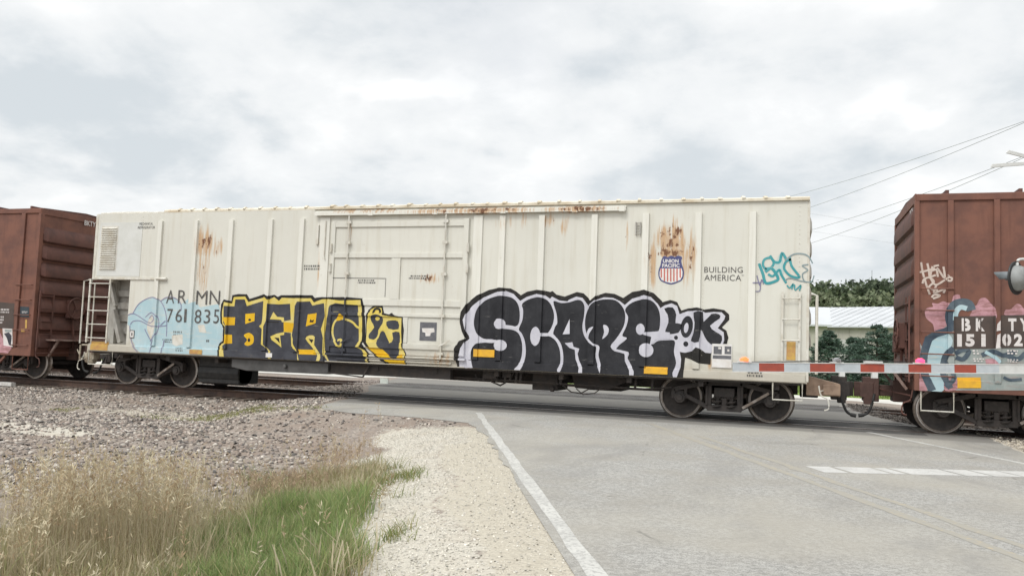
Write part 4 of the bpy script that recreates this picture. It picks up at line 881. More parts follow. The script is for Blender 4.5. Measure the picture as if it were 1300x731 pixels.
# railroad shield
G = zc(815, 270, 5.652); sh = [(148, 322), (160, 310), (185, 318), (209, 308), (235, 318), (258, 308), (288, 320), (282, 345), (288, 375), (299, 410), (300, 450), (285, 485), (250, 503), (209, 515), (165, 503), (132, 485), (118, 450), (120, 410), (133, 375), (138, 345)]
D.poly([G(p) for p in smooth_poly(sh, True, 3)], 2, 2)
in_ = [(134, 400), (285, 400), (291, 425), (290, 455), (276, 482), (245, 495), (209, 505), (170, 495), (141, 482), (127, 455), (127, 425)]; D.poly([G(p) for p in in_], 3, 3)
for i in range(7):
    x = 134+i*22.6; b = 478+8*math.sin((i+.5)/7*PI)+8; D.poly([G((x, 401)), (G((x+10, 401))), G((x+10, b if 0 < i < 6 else 470)), G((x, b if 0 < i < 6 else 462))], 1, 4)
tx(D, 'UNION', 841.7, 329.0, 861.5, 333.7, 3, 3, .03); tx(D, 'PACIFIC', 840.7, 334.8, 862.8, 339.4, 3, 3, .03)
# reflectors and placards
for q in ((602, 443.5, 629, 453), (818, 465.5, 847.8, 474.5)): rect(D, *q, 4, 16)
rect(D, 242, 443.6, 258, 449.4, 5, 12); rect(D, 998.5, 433.5, 1010, 457, 5, 2); rect(D, 116, 433.5, 138, 444.5, 5, 2); rect(D, 165, 419, 171, 429, 0, 10); rect(D, 165.7, 420, 170.3, 428, 3, 11); rect(D, 167.2, 422, 168.8, 426, 0, 12)
rect(D, 533.5, 409, 554.8, 432.5, 7, 3); 
Q = zc(500, 390, 8.118); D.poly([Q(p) for p in ((295, 215), (420, 215), (425, 255), (385, 265), (380, 295), (332, 298), (330, 262), (300, 255))], 3, 4)
rect(D, 904, 436.5, 929, 466.5, 3, 16); rect(D, 906, 439.5, 916.5, 449.5, 7, 17); rect(D, 920, 439.5, 928.3, 449.5, 7, 17); rect(D, 905, 451, 928.3, 455.5, 7, 17); rect(D, 912, 440.5, 915.5, 443, 3, 18); rect(D, 923.5, 443.2, 926, 446, 3, 18)
rect(D, 339, 448, 347, 453.5, 3, 16)
D.build('lettering', PLX, car)

# --- charcoal and white graffiti on the right half
def path(D, f, pts, m, layer, sm=True, n=4): D.poly([f(p) for p in (smooth_poly(pts, True, n) if sm else pts)], m, layer)
def mix_path(segs):
    o = []
    for f, pts in segs: o += [f(p) for p in pts]
    return o
a, b, c = zc(575, 360, 5.847), zc(700, 360, 5.847), zc(810, 360, 5.847)
D = Decals(ALLR, 0, zmin=.838, xmin=-7.6)
MS = [G_OUT, G_WH, G_DK]
sil = mix_path([(a, [(40, 690), (30, 600), (8, 540), (14, 480), (45, 428), (98, 408), (72, 350), (55, 270), (66, 210), (105, 150), (180, 88), (270, 46), (350, 30), (430, 36), (470, 58), (505, 86), (550, 60), (620, 46), (690, 54), (722, 62), (740, 55), (770, 82), (830, 96)]),
                (b, [(110, 92), (190, 62), (240, 72), (275, 106), (291, 126), (330, 92), (400, 68), (470, 76), (533, 106), (600, 62), (690, 46), (760, 70), (820, 128)]),
                (c, [(183, 137), (240, 121), (290, 136), (322, 200), (370, 184), (440, 177), (492, 192), (560, 183), (640, 196), (676, 228), (678, 268), (622, 325), (656, 348), (671, 400), (660, 448), (635, 458), (560, 458), (545, 480), (538, 600), (450, 590), (390, 560), (350, 548), (340, 640), (330, 760)])])
D.poly(sil, 0, 1)
sil = mix_path([(a, [(52, 690), (48, 600), (46, 550), (62, 480), (92, 432), (130, 405), (96, 350), (80, 270), (98, 228), (150, 165), (225, 105), (320, 64), (400, 56), (450, 76), (500, 128), (545, 100), (620, 76), (690, 90), (722, 112), (736, 96), (790, 124), (850, 132)]),
                (b, [(130, 120), (185, 96), (232, 106), (275, 164), (320, 126), (390, 101), (460, 106), (510, 130), (545, 158), (600, 112), (690, 86), (740, 100), (790, 150), (812, 184)]),
                (c, [(168, 180), (200, 160), (250, 146), (290, 165), (308, 226), (370, 204), (470, 200), (500, 216), (560, 210), (620, 212), (648, 240), (640, 266), (592, 330), (636, 360), (640, 420), (628, 452), (560, 456), (545, 516), (500, 512), (455, 480), (430, 472), (400, 500), (350, 512), (310, 506), (320, 560), (315, 620), (290, 690), (270, 720), (262, 760)])])
D.poly(sil, 1, 2)
path(D, a, [(163, 260), (183, 190), (240, 126), (330, 93), (410, 96), (460, 120), (488, 165), (497, 230), (490, 290), (466, 316), (400, 314), (350, 330), (440, 342), (488, 370), (513, 440), (512, 530), (488, 600), (455, 640), (450, 700), (180, 700), (150, 620), (136, 540), (145, 480), (175, 446), (220, 436), (300, 440), (300, 414), (230, 408), (185, 375), (163, 320)], 2, 3)
D.ellipse(a((348, 298)), 48/5.847/62, 38/5.847/58, 1, 4); D.ellipse(a((352, 457)), 54/5.847/62, 40/5.847/58, 1, 4)
D.poly([a(p) for p in ((385, 305), (440, 312), (475, 322), (480, 340), (440, 334), (385, 330))], 1, 5)
D.poly([a(p) for p in ((160, 412), (240, 412), (330, 418), (320, 440), (240, 436), (160, 445))], 1, 5)
path(D, a, [(514, 152), (560, 118), (630, 101), (690, 116), (730, 160), (751, 230), (742, 300), (706, 365), (668, 366), (668, 386), (722, 392), (768, 430), (795, 500), (797, 590), (775, 640), (770, 700), (488, 700), (520, 610), (541, 520), (535, 430), (512, 370), (490, 338), (516, 270), (522, 200)], 2, 3)
D.ellipse(a((614, 390)), 43/5.847/62, 69/5.847/58, 1, 4); D.poly([a(p) for p in ((650, 366), (705, 366), (705, 390), (650, 390))], 1, 5)
path(D, b, [(16, 132), (70, 143), (130, 139), (190, 121), (226, 129), (246, 170), (243, 240), (231, 310), (238, 370), (265, 420), (310, 458), (333, 472), (328, 540), (345, 620), (350, 720), (62, 720), (85, 610), (88, 520), (68, 440), (28, 388), (14, 368), (28, 320), (44, 290), (38, 220)], 2, 3)
path(D, b, [(136, 262), (84, 376), (136, 373)], 1, 4, False); D.poly([b(p) for p in ((100, 441), (156, 434), (165, 468), (208, 482), (195, 520), (206, 570), (231, 620), (230, 700), (196, 700), (206, 625), (180, 560), (174, 490), (135, 476))], 1, 4)
path(D, b, [(268, 200), (300, 152), (350, 124), (420, 116), (480, 126), (524, 166), (547, 220), (544, 290), (520, 350), (480, 410), (441, 462), (470, 500), (540, 520), (552, 580), (580, 640), (584, 720), (382, 720), (366, 600), (350, 530), (356, 465), (312, 442), (272, 396), (252, 330), (252, 260)], 2, 3)
D.poly([b(p) for p in smooth_poly([(316, 320), (280, 335), (262, 368), (276, 410), (284, 372)], True, 3)], 1, 4)
D.poly([b(p) for p in smooth_poly([(385, 308), (412, 312), (427, 340), (415, 380), (378, 410), (392, 360)], True, 3)], 1, 4)
path(D, b, [(548, 192), (600, 140), (690, 116), (750, 131), (793, 185), (808, 260), (796, 350), (745, 357), (745, 395), (740, 425), (752, 450), (790, 425), (850, 420), (915, 425), (910, 505), (925, 590), (900, 660), (880, 720), (612, 720), (600, 620), (566, 560), (572, 508), (480, 482), (560, 408), (527, 385), (555, 320), (570, 250)], 2, 3)
D.poly([b(p) for p in ((520, 390), (560, 408), (515, 440), (480, 484), (572, 506), (562, 545), (590, 600), (613, 650), (612, 720), (582, 720), (578, 640), (546, 575), (544, 520), (480, 502), (438, 466), (480, 428))], 1, 4)
D.ellipse(b((662, 338)), 36/5.847/66, 42/5.847/62, 1, 5); D.ellipse(b((704, 493)), 57/5.847/66, 51/5.847/62, 1, 5)
D.poly([b(p) for p in ((665, 362), (745, 357), (800, 352), (880, 362), (880, 412), (775, 414), (758, 440), (730, 460), (742, 395), (690, 380))], 1, 6)
path(D, c, [(195, 185), (258, 176), (284, 232), (278, 292), (326, 300), (300, 364), (212, 372), (205, 340), (225, 290), (220, 230)], 2, 3, True, 2)
D.ellipse(c((362, 320)), 46/5.847/66, 80/5.847/62, 2, 3, -.12); D.ellipse(c((358, 328)), 17/5.847/66, 37/5.847/62, 1, 4, -.12)
path(D, c, [(414, 214), (482, 210), (486, 284), (545, 225), (602, 228), (606, 258), (534, 312), (575, 356), (622, 388), (612, 446), (540, 449), (495, 395), (468, 340), (452, 432), (392, 424), (412, 370), (422, 290)], 2, 4, True, 2)
D.ellipse(c((282, 400)), 15/5.847/66, 15/5.847/62, 2, 4); D.ellipse(c((355, 447)), 19/5.847/66, 19/5.847/62, 2, 4)
D.build('graffiti', MS, car, 'large rounded charcoal graffiti letters outlined in white')

# --- yellow outlined block letters across post, sheet and door
d, e = zc(270, 365, 6.643), zc(390, 365, 6.643)
D = Decals(ALLR, 0, zmin=.838); MS = [G_OUT, G_YE, G_GR, G_YO, G_DK]
D.poly(mix_path([(d, [(48, 640), (46, 500), (60, 465), (96, 450), (100, 340), (66, 300), (64, 220), (72, 140), (95, 98), (160, 114), (166, 64), (215, 54), (290, 56), (312, 95), (380, 74), (440, 54), (470, 72), (520, 60), (550, 78), (578, 64), (690, 64), (842, 64), (862, 88), (925, 80)]), (e, [(180, 82), (330, 80), (472, 92), (486, 150), (496, 330), (500, 440), (470, 470), (500, 520), (530, 560), (528, 700)])]), 0, 1)
D.poly(mix_path([(e, [(500, 250), (520, 190), (560, 155), (640, 155), (652, 214), (700, 228), (720, 212), (745, 236), (808, 250), (822, 360), (815, 450), (812, 510), (836, 550), (842, 720), (740, 720), (690, 668), (610, 600), (520, 520), (478, 460), (500, 400)])]), 0, 2)
D.poly(mix_path([(d, [(64, 640), (60, 490), (112, 462), (115, 330), (80, 292), (80, 200), (97, 120), (165, 135), (180, 80), (275, 75), (302, 122), (445, 80), (470, 104), (520, 80), (560, 112), (585, 86), (690, 90), (830, 90), (855, 125), (930, 100)]), (e, [(185, 98), (280, 110), (460, 106), (466, 200), (468, 330), (458, 470), (440, 502), (490, 530), (516, 565), (514, 700)])]), 1, 3)
D.poly([e(p) for p in ((506, 310), (520, 232), (540, 186), (580, 166), (632, 172), (640, 232), (690, 240), (800, 256), (796, 380), (802, 500), (830, 560), (830, 700), (740, 690), (680, 625), (600, 575), (530, 500), (500, 450), (506, 380))], 1, 4)
D.poly([d(p) for p in ((105, 155), (185, 158), (193, 100), (272, 100), (290, 156), (430, 112), (428, 220), (412, 305), (392, 325), (418, 350), (408, 470), (450, 500), (476, 545), (470, 640), (106, 640), (94, 490), (115, 474), (118, 320), (102, 298), (105, 240))], 2, 5)
for q in (((92, 250), (192, 250), (188, 316), (120, 318)), ((112, 395), (165, 397), (166, 470), (108, 474)), ((278, 222), (358, 215), (354, 282), (276, 306)), ((600, 290), (692, 300), (672, 376), (602, 372))): D.poly([d(p) for p in q], 3, 6)
path(D, d, [(265, 402), (308, 381), (346, 410), (342, 468), (298, 491), (270, 474), (292, 440)], 3, 6); D.ellipse(d((314, 272)), .04, .03, 0, 7); D.ellipse(d((308, 442)), .035, .045, 0, 7)
D.poly([d(p) for p in ((470, 136), (560, 142), (654, 136), (660, 272), (604, 282), (600, 374), (660, 382), (664, 492), (718, 540), (722, 660), (505, 660), (490, 540), (436, 480), (438, 330), (460, 280))], 2, 5)
D.poly([d(p) for p in ((484, 266), (514, 204), (546, 246), (602, 252), (606, 292), (585, 290), (580, 272))], 1, 6); D.poly([d(p) for p in ((466, 284), (560, 286), (560, 296), (466, 294))], 0, 7)
D.poly([d(p) for p in ((488, 412), (540, 388), (606, 374), (604, 398), (570, 404), (582, 505), (550, 478), (498, 440))], 1, 6); D.poly([d(p) for p in ((522, 420), (562, 424), (568, 468))], 0, 7)
D.poly([d(p) for p in ((722, 120), (822, 116), (842, 152), (945, 132), (952, 240), (925, 330), (918, 350), (935, 420), (930, 560), (1000, 660), (862, 640), (735, 620), (716, 525), (690, 480), (668, 400), (690, 300), (700, 165))], 2, 5)
D.poly([d(p) for p in ((804, 226), (884, 215), (874, 300), (788, 326))], 3, 6); D.poly([d(p) for p in ((818, 292), (828, 265), (838, 278), (856, 268), (850, 292))], 0, 7)
path(D, d, [(784, 430), (820, 402), (868, 415), (862, 482), (912, 560), (908, 612), (870, 632), (890, 572), (832, 492)], 1, 6, True, 2); D.poly([d(p) for p in ((810, 430), (852, 440), (836, 468))], 0, 7)
D.poly([d(p) for p in ((722, 520), (865, 524), (882, 566), (734, 562))], 3, 6)
D.poly([e(p) for p in ((202, 150), (250, 132), (325, 142), (432, 148), (440, 280), (440, 455), (412, 500), (462, 522), (500, 600), (482, 655), (380, 690), (205, 665), (160, 560), (150, 505), (150, 400), (158, 330), (184, 230), (192, 170))], 2, 5)
D.stroke([e(p) for p in ((300, 262), (255, 270), (228, 310), (218, 370), (230, 430), (262, 490), (292, 488), (292, 440), (262, 445))], .05, 1, 6); D.stroke([e(p) for p in ((262, 258), (330, 268), (385, 290), (425, 330), (452, 340))], .05, 1, 7)
path(D, e, [(282, 220), (312, 250), (285, 275), (250, 275)], 3, 8); D.stroke([e(p) for p in ((455, 340), (462, 400), (450, 470), (420, 500))], .04, 1, 8)
path(D, e, [(540, 242), (590, 226), (640, 250), (640, 300), (604, 360), (596, 430), (530, 432), (526, 392), (570, 335), (546, 285)], 2, 5, True, 2); path(D, e, [(672, 290), (720, 276), (770, 285), (775, 350), (690, 346)], 2, 5, True, 2)
path(D, e, [(590, 455), (630, 370), (660, 380), (700, 468), (730, 430), (722, 380), (782, 376), (785, 460), (772, 590), (740, 606), (620, 518)], 2, 5, True, 2); D.ellipse(e((598, 262)), .055, .045, 1, 7); path(D, e, [(505, 500), (640, 520), (740, 610), (800, 560), (828, 600), (828, 700), (740, 690), (680, 625), (600, 575)], 3, 6, False)
D.stroke([e(p) for p in ((560, 215), (580, 180), (615, 185), (620, 215))], .05, 0, 8); D.stroke([e(p) for p in ((560, 455), (600, 420), (622, 360), (660, 355), (690, 400), (712, 440))], .045, 1, 8)
D.build('graffiti', MS, car, 'blocky charcoal graffiti letters outlined in yellow')

# --- pale blue face and teal tag
f = zc(150, 360, 7.31); D = Decals(ALLR, 0, zmin=.86, xmin=-16.19); MS = [G_BL, G_PU, WHITE2, ORG]
D.poly([f(p) for p in ((82, 370), (78, 292), (135, 278), (180, 195), (270, 140), (335, 130), (395, 155), (480, 132), (545, 145), (590, 190), (650, 140), (660, 190), (720, 165), (760, 220), (930, 190), (948, 260), (955, 360), (985, 430), (975, 520), (935, 560), (930, 680), (240, 665), (170, 600), (130, 520), (112, 400))], 0, 1)
D.poly([f(p) for p in smooth_poly([(268, 400), (300, 300), (335, 290), (352, 340), (352, 400), (340, 460), (312, 520), (285, 470)], True, 3)], 2, 3)
D.poly([f(p) for p in ((500, 480), (600, 470), (600, 560), (540, 580), (505, 560))], 2, 3); D.poly([f(p) for p in ((740, 385), (800, 380), (822, 455), (755, 450))], 2, 3)
for k, s_ in enumerate([[(135, 282), (190, 192), (270, 140), (335, 128), (400, 168), (440, 260), (453, 370), (450, 490)], [(80, 372), (76, 310), (130, 278), (190, 300), (280, 360), (332, 352), (345, 315), (320, 292), (290, 322)], [(115, 380), (140, 350), (205, 345), (300, 390), (380, 396), (452, 388)], [(255, 310), (310, 268), (362, 300), (380, 360), (370, 430), (340, 490), (308, 525), (262, 450), (250, 420)], [(110, 390), (115, 490), (140, 570), (190, 635)], [(395, 165), (440, 132), (500, 126), (555, 150), (585, 195), (585, 250)], [(300, 545), (330, 520), (300, 640)], [(440, 345), (395, 385)], [(430, 520), (405, 650)]]):
    D.stroke([f(p) for p in s_], .022, 1, 4+k*.5)
D.build('graffiti', MS, car, 'pale blue graffiti face drawn with thin purple lines')
D = Decals(ALLR, 0); MS = [G_TE, G_GY, G_PU]
for k, (s_, w, m) in enumerate([([(840, 365), (868, 440), (890, 505), (960, 490), (975, 465), (930, 400), (885, 425)], .055, 0), ([(890, 410), (868, 375), (880, 335), (925, 325), (945, 360), (925, 395), (885, 400)], .045, 0), ([(918, 308), (950, 352), (988, 352), (1005, 290), (1035, 335)], .05, 0), ([(905, 440), (940, 455), (985, 410), (1000, 445), (1035, 505)], .045, 0),
    ([(1060, 320), (1075, 385), (1130, 462), (1065, 452), (1020, 400), (1035, 350), (1070, 335)], .045, 0), ([(1025, 490), (1060, 470), (1150, 492), (1215, 495), (1235, 450)], .022, 1), ([(1025, 345), (1085, 300), (1150, 295), (1195, 315), (1225, 365)], .026, 1), ([(1195, 372), (1150, 380), (1190, 412), (1152, 440), (1165, 490), (1210, 500)], .022, 1),
    ([(1040, 520), (1060, 540), (1085, 510), (1075, 550)], .025, 0), ([(1095, 515), (1100, 555), (1140, 520), (1130, 560)], .025, 0), ([(825, 450), (845, 520), (860, 480), (872, 512)], .02, 2), ([(795, 505), (850, 500)], .02, 2), ([(850, 520), (845, 560), (815, 565)], .018, 2)]):
    D.stroke([G(p) for p in s_], w, m, 2+k*.5)
D.poly([G(p) for p in ((985, 300), (1010, 330), (1015, 440), (960, 460), (940, 400))], 3, 1)
D.build('graffiti', MS+[worn('teal_haze', (.42, .53, .51), (.48, .54, .50), (.56, .54, .48), .5)], car, 'small teal and grey graffiti tag')

# ------------------------------------------------------------------ brown boxcars
def boxcar(xa, xb, label, end, zb, zt, posts, off):
    "xa..xb body; end = the x of the end facing the white car, off = its outward sign"
    y0 = 0.0; bx = empty('boxcar', ((xa+xb)/2, YC, 0), label, 'freight car', 'rail cars of the freight train')
    mb = MB(); mb.box(xa, xb, .02, 3.0, zb, zt-.03); mb.build('body', RED, bx)
    e0, e1 = (end-.12, end) if off > 0 else (end, end+.12)
    mb = MB(); mb.box(xa-.01, xb+.01, -.015, .12, zt-.13, zt); mb.box(xa-.01, xb+.01, 2.9, 3.02, zt-.13, zt)
    mb.box(min(end, end+off*.03), max(end, end+off*.03), -.0, 3.0, zt-.16, zt+.01); mb.build('top_chord', RED, bx, bevel=.01)
    mb = MB(); mb.prism([(.0, zt), (.1, zt+.02), (1.5, zt+.10), (2.9, zt+.02), (3.0, zt)], 0, xa, xb)
    x = xa+.5
    while x < xb: mb.box(x, x+.06, .1, 2.9, zt+.0, zt+.085); x += 1.2
    mb.build('roof', REDD, bx)
    mb = MB(); mb.box(xa, xb, -.012, .0195, zb, zb+.22); mb.build('side_sill', RED, bx, bevel=.004)
    R_ = [(xa, xb, zb, zb+.22, .032)]
    for x, w in posts:
        mb = MB(); mb.box(x-w, x+w, -.03, .0195, zb+.221, zt-.131); mb.build('side_post', RED, bx, bevel=.008); R_.append((x-w, x+w, zb+.2, zt-.13, .05))
    mb = MB(); q = (end-.05*off, end+.035*off); mb.box(min(q), max(q), -.02, .10, zb, zt-.131); mb.build('corner_post', RED, bx, bevel=.008); mb = MB(); mb.box(min(q), max(q), 2.9, 3.02, zb, zt-.131); mb.build('corner_post', RED, bx, bevel=.008)
    corrugated_end(end, off, .10, 2.90, list(np.arange(zb+.42, zt-.30, .47)), .44, .13 if off > 0 else .07, 'end_corrugation', REDD, bx)
    return bx, R_
RX = 1.9
posts_r = [(Xl(1207, 370), .05), (Xl(1266, 370), .05), (Xl(1207, 370)+2.6, .05), (Xl(1207, 370)+3.8, .05)]
bxr, RR = boxcar(RX, RX+15.4, 'brown boxcar with stencilled number, pink graffiti and cream tag behind the signal', RX, .80, 4.45, posts_r, -1)
LXe = -19.32
posts_l = [(Xl(25, 350), .07)]+[(Xl(25, 350)-1.3*i, .06) for i in range(1, 9)]
bxl, RL = boxcar(LXe-15.4, LXe, 'brown boxcar with dark ribbed end beside the louvred end of the white car', LXe, .62, 4.56, posts_l, 1)
for (bx, e, s, cen_) in ((bxr, RX, 1, 3.30), (bxl, LXe, -1, -20.75)):
    rel_copy(bog_r, bx, cen_); rel_copy(bog_r, bx, cen_+s*10.6)
    o = -s; mb = MB(); lo = .80 if s > 0 else .62
    mb.box(bx.location.x-7.5, bx.location.x+7.5, .9, 2.1, .52, lo-.002); mb.build('underframe', DARK, bx)
    coupler(e, o, bx, pm('coupler_rust', (.10, .055, .045), None, 7, .8)); hose(e+o*.60, o, bx, .17)
    # brake wheel, platform, end ladder, gear
    mb = MB(); yy = 1.15 if s < 0 else .75; zz = 1.95 if s < 0 else 1.85; x = e+o*.26
    pts = [(x, yy+.28*math.cos(t), zz+.28*math.sin(t)) for t in np.linspace(0, 2*PI, 25)]; mb.tube(pts, .018, 6)
    for t in (0, 2.1, 4.2): mb.bar((x, yy, zz), (x, yy+.28*math.cos(t), zz+.28*math.sin(t)), .02, .03)
    mb.cyl((x-.02, yy, zz), (x+.02, yy, zz), .05, 10); mb.build('brake_wheel', REDD, bx, smooth=True)
    mb = MB(); q = (e+o*.08, e+o*.24); mb.box(min(q), max(q), yy-.2, yy+.22, zz-.28, zz+.22); mb.box(min(q), max(q), yy+.45, yy+.75, zz-.35, zz-.0); mb.bar((e+o*.16, yy, zz-.3), (e+o*.16, yy+.1, lo+.1), .05, .05); mb.build('brake_gear', REDD, bx, bevel=.015)
    mb = MB(); q = (e+o*.06, e+o*.45); mb.box(min(q), max(q), .35, 2.75, lo+.42, lo+.46); mb.bar((e+o*.1, .5, lo), (e+o*.4, .5, lo+.42), .05, .05); mb.bar((e+o*.1, 2.4, lo), (e+o*.4, 2.4, lo+.42), .05, .05); mb.build('end_platform', pm('worn_grating', (.30, .22, .19), (.16, .09, .07), 6, .8), bx)
    mb = MB()
    for yl in (.08, .50): mb.box(min(e+o*.10, e+o*.13), max(e+o*.10, e+o*.13), yl-.02, yl+.02, lo+.15, lo+1.75)
    for i in range(5): mb.cyl((e+o*.13, .08, lo+.25+i*.34), (e+o*.13, .50, lo+.25+i*.34), .013, 6)
    mb.build('end_ladder', REDD, bx)
    xs = (e+s*.08, e+s*.62) if s > 0 else (e-.62, e-.08)
    for i in range(5):
        z = lo+.28+i*.40; mb = MB(); mb.tube([(xs[0], .0, z), (xs[0], -.05, z), (xs[1], -.05, z), (xs[1], .0, z)], .012, 5); mb.build('grab_iron', RED, bx)
    sill_step(min(xs), max(xs), lo, lo-.36, .03, RED if s < 0 else WHITE2, bx)
    lever(e+o*.05, e+o*.75, o, bx, REDD)
# slanted brake step bits at the left car's corner
mb = MB(); mb.bar((LXe-.9, .05, .60), (LXe-1.35, .05, .18), .05, .06); mb.build('corner_brace', RED, bxl)
# writing and paint on the brown cars
D = Decals(RR, .02, zmin=.802, xmin=RX+.04)
H = zc(1130, 330, 4.3); MS = [PLAC, STENW, G_PK, G_NV, G_SG, G_BL, YEL, G_TE]
def hp(pts, m, l, sm=False): D.poly([H(p) for p in (smooth_poly(pts, True, 3) if sm else pts)], m, l)
hp([(130, 570), (118, 710), (220, 712), (250, 700), (330, 710), (900, 712), (1000, 600), (980, 480), (820, 430), (700, 470), (345, 480), (345, 320), (320, 350), (250, 400), (205, 410), (180, 480), (150, 430), (138, 420)], 4, 1)
hp([(205, 260), (235, 255), (230, 235), (262, 238), (290, 225), (330, 235), (345, 195), (380, 190), (382, 225), (350, 250), (330, 310), (320, 350), (250, 395), (235, 350), (200, 320), (190, 280)], 2, 2, True)
hp([(440, 240), (470, 250), (488, 215), (520, 205), (550, 235), (572, 265), (580, 310), (555, 320), (440, 312), (448, 280)], 2, 2, True)
hp([(632, 272), (660, 268), (690, 240), (715, 245), (740, 270), (800, 265), (830, 300), (640, 305)], 2, 2, True)
hp([(118, 712), (120, 580), (135, 430), (155, 440), (170, 500), (160, 560), (185, 640), (200, 712)], 2, 2, True)
hp([(300, 650), (360, 640), (372, 700), (300, 712)], 2, 3, True); hp([(520, 540), (590, 535), (600, 575), (525, 570)], 2, 4)
hp([(205, 420), (250, 410), (310, 400), (340, 440), (320, 500), (300, 600), (290, 712), (215, 712), (190, 620), (195, 500)], 5, 2, True)
for k, (s_, w, m) in enumerate([([(345, 380), (325, 310), (345, 250), (390, 232), (430, 240), (445, 275)], .15, 3), ([(200, 440), (250, 405), (310, 385), (340, 360)], .12, 3), ([(215, 420), (185, 520), (190, 620), (230, 712)], .13, 3), ([(345, 480), (300, 530), (290, 620), (330, 700)], .10, 3), ([(420, 265), (385, 258), (360, 285), (355, 330)], .09, 5),
    ([(355, 510), (400, 490), (430, 500), (400, 540), (360, 530)], .08, 3), ([(500, 520), (560, 500), (620, 520), (690, 500)], .08, 3), ([(520, 500), (570, 530), (600, 560)], .06, 5), ([(640, 520), (700, 540), (760, 500), (840, 540)], .08, 3), ([(300, 560), (350, 640), (300, 690)], .08, 3), ([(620, 640), (660, 655), (720, 650)], .05, 3)]):
    D.stroke([H(p) for p in s_], w, m, 4+k*.4)
hp([(345, 308), (575, 304), (578, 482), (345, 484)], 0, 10); hp([(606, 302), (900, 296), (900, 480), (606, 480)], 0, 10)
hp([(582, 350), (600, 330), (600, 385), (578, 388)], 1, 11); hp([(582, 410), (600, 400), (598, 480), (574, 484)], 1, 11)
tx_ = lambda s_, u0, v0, u1, v1: tx(D, s_, 1130+u0/4.3, 330+v0/4.3, 1130+u1/4.3, 330+v1/4.3, 1, 12, .05)
tx_('B', 391, 318, 440, 388); tx_('K', 468, 318, 517, 388); tx_('T', 645, 318, 690, 388); tx_('Y', 708, 318, 755, 388)
tx_('1', 366, 404, 392, 472); tx_('5', 412, 404, 462, 472); tx_('1', 498, 404, 522, 472); tx_('0', 612, 402, 662, 470); tx_('2', 676, 402, 724, 470)
for (x, y0_, y1_) in ((405, 316, 390), (494, 316, 390), (636, 400, 474)): hp([(x-2, y0_), (x+5, y0_), (x+5, y1_), (x-2, y1_)], 0, 13)
for q in ((450, 490, 490, 520), (452, 535, 512, 560), (635, 490, 700, 520), (640, 540, 700, 562)): marks(D, 1130+q[0]/4.3, 330+q[1]/4.3, 1130+q[2]/4.3, 330+q[3]/4.3, 2, 1, 12, q[0])
hp([(366, 640), (495, 640), (495, 698), (366, 698)], 6, 12)
D.build('lettering', MS, bxr)
D = Decals(RR, .02, xmin=RX+.04)
for k, s_ in enumerate([[(170, 12), (176, 50), (186, 95)], [(160, 66), (200, 58), (245, 45)], [(204, 18), (212, 55), (216, 90)], [(232, 34), (226, 60), (222, 88), (250, 82)], [(228, 58), (258, 50)], [(238, 34), (268, 28)], [(262, 92), (258, 45), (298, 98), (292, 36)], [(188, 98), (200, 140), (218, 188)], [(178, 128), (186, 105), (215, 96), (240, 118), (212, 150), (262, 165)],
        [(222, 100), (250, 135), (300, 108)], [(255, 135), (240, 178), (296, 160), (292, 180)], [(305, 108), (318, 96), (335, 100), (330, 115), (312, 112)], [(228, 205), (240, 190), (270, 192), (265, 200), (235, 210)], [(316, 88), (320, 84)]]):
    D.stroke([H(p) for p in s_], .036, 0, 1+k*.4)
D.build('graffiti', [pm('tag_cream_paint', (.55, .46, .40), (.45, .35, .30), 8)], bxr, 'small cream coloured handwritten tag')
J = zc(0, 370, 5.623); D = Decals(RL, .02, zmin=.63, xmax=LXe-.03)
def jp(pts, m, l): D.poly([J(p) for p in pts], m, l)
jp([(-60, 70), (70, 82), (108, 84), (105, 265), (-60, 262)], 0, 1); jp([(14, 262), (96, 266), (98, 395), (22, 385)], 1, 2); jp([(25, 300), (60, 290), (92, 330), (85, 390), (60, 380), (45, 330)], 2, 3); jp([(30, 270), (80, 272), (78, 290), (32, 288)], 3, 3)
jp([(140, 106), (205, 110), (204, 184), (140, 180)], 4, 4); jp([(148, 268), (172, 268), (172, 288), (148, 286)], 5, 3); jp([(178, 200), (190, 200), (188, 262), (176, 262)], 5, 3); jp([(-60, 300), (-5, 290), (14, 330), (90, 400), (60, 440), (-60, 430)], 6, 1)
for q in ((0, 122, 62, 160), (0, 175, 20, 235), (150, 140, 194, 156)): marks(D, q[0]/5.623, 370+q[1]/5.623, q[2]/5.623, 370+q[3]/5.623, 2 if q[1] != 175 else 3, 1, 6, q[1])
D.build('lettering', [PLAC, STENW, G_GR, G_SG, pm('blue_black_placard', (.03, .045, .055), None, 5), ORG, G_PK], bxl)
mb = MB(); 
for i, c in enumerate('BKTY'):
    pass
# small reporting mark high on the end of the left boxcar and on the end of the right one
def end_text(body, x, y0, z0, w, h, parent, flip):
    cu = bpy.data.curves.new('t', 'FONT'); cu.body = body; cu.size = 1; cu.offset = .02
    ob = bpy.data.objects.new('t', cu); COL.objects.link(ob); bpy.context.view_layer.update(); me = bpy.data.meshes.new_from_object(ob.evaluated_get(bpy.context.evaluated_depsgraph_get()))
    co = np.array([v.co[:2] for v in me.vertices]); mn, mx = co.min(0), co.max(0); co = (co-mn)/(mx-mn); L = rootloc(parent)
    V = [(x-L.x, (y0+c[0]*w if not flip else y0-c[0]*w)-L.y, z0+c[1]*h) for c in co]; m2 = bpy.data.meshes.new('lettering'); m2.from_pydata(V, [], [tuple(p.vertices) for p in me.polygons]); m2.materials.append(STENW)
    bpy.data.objects.remove(ob); bpy.data.curves.remove(cu); bpy.data.meshes.remove(me); o = bpy.data.objects.new('lettering', m2); COL.objects.link(o); o.parent = parent
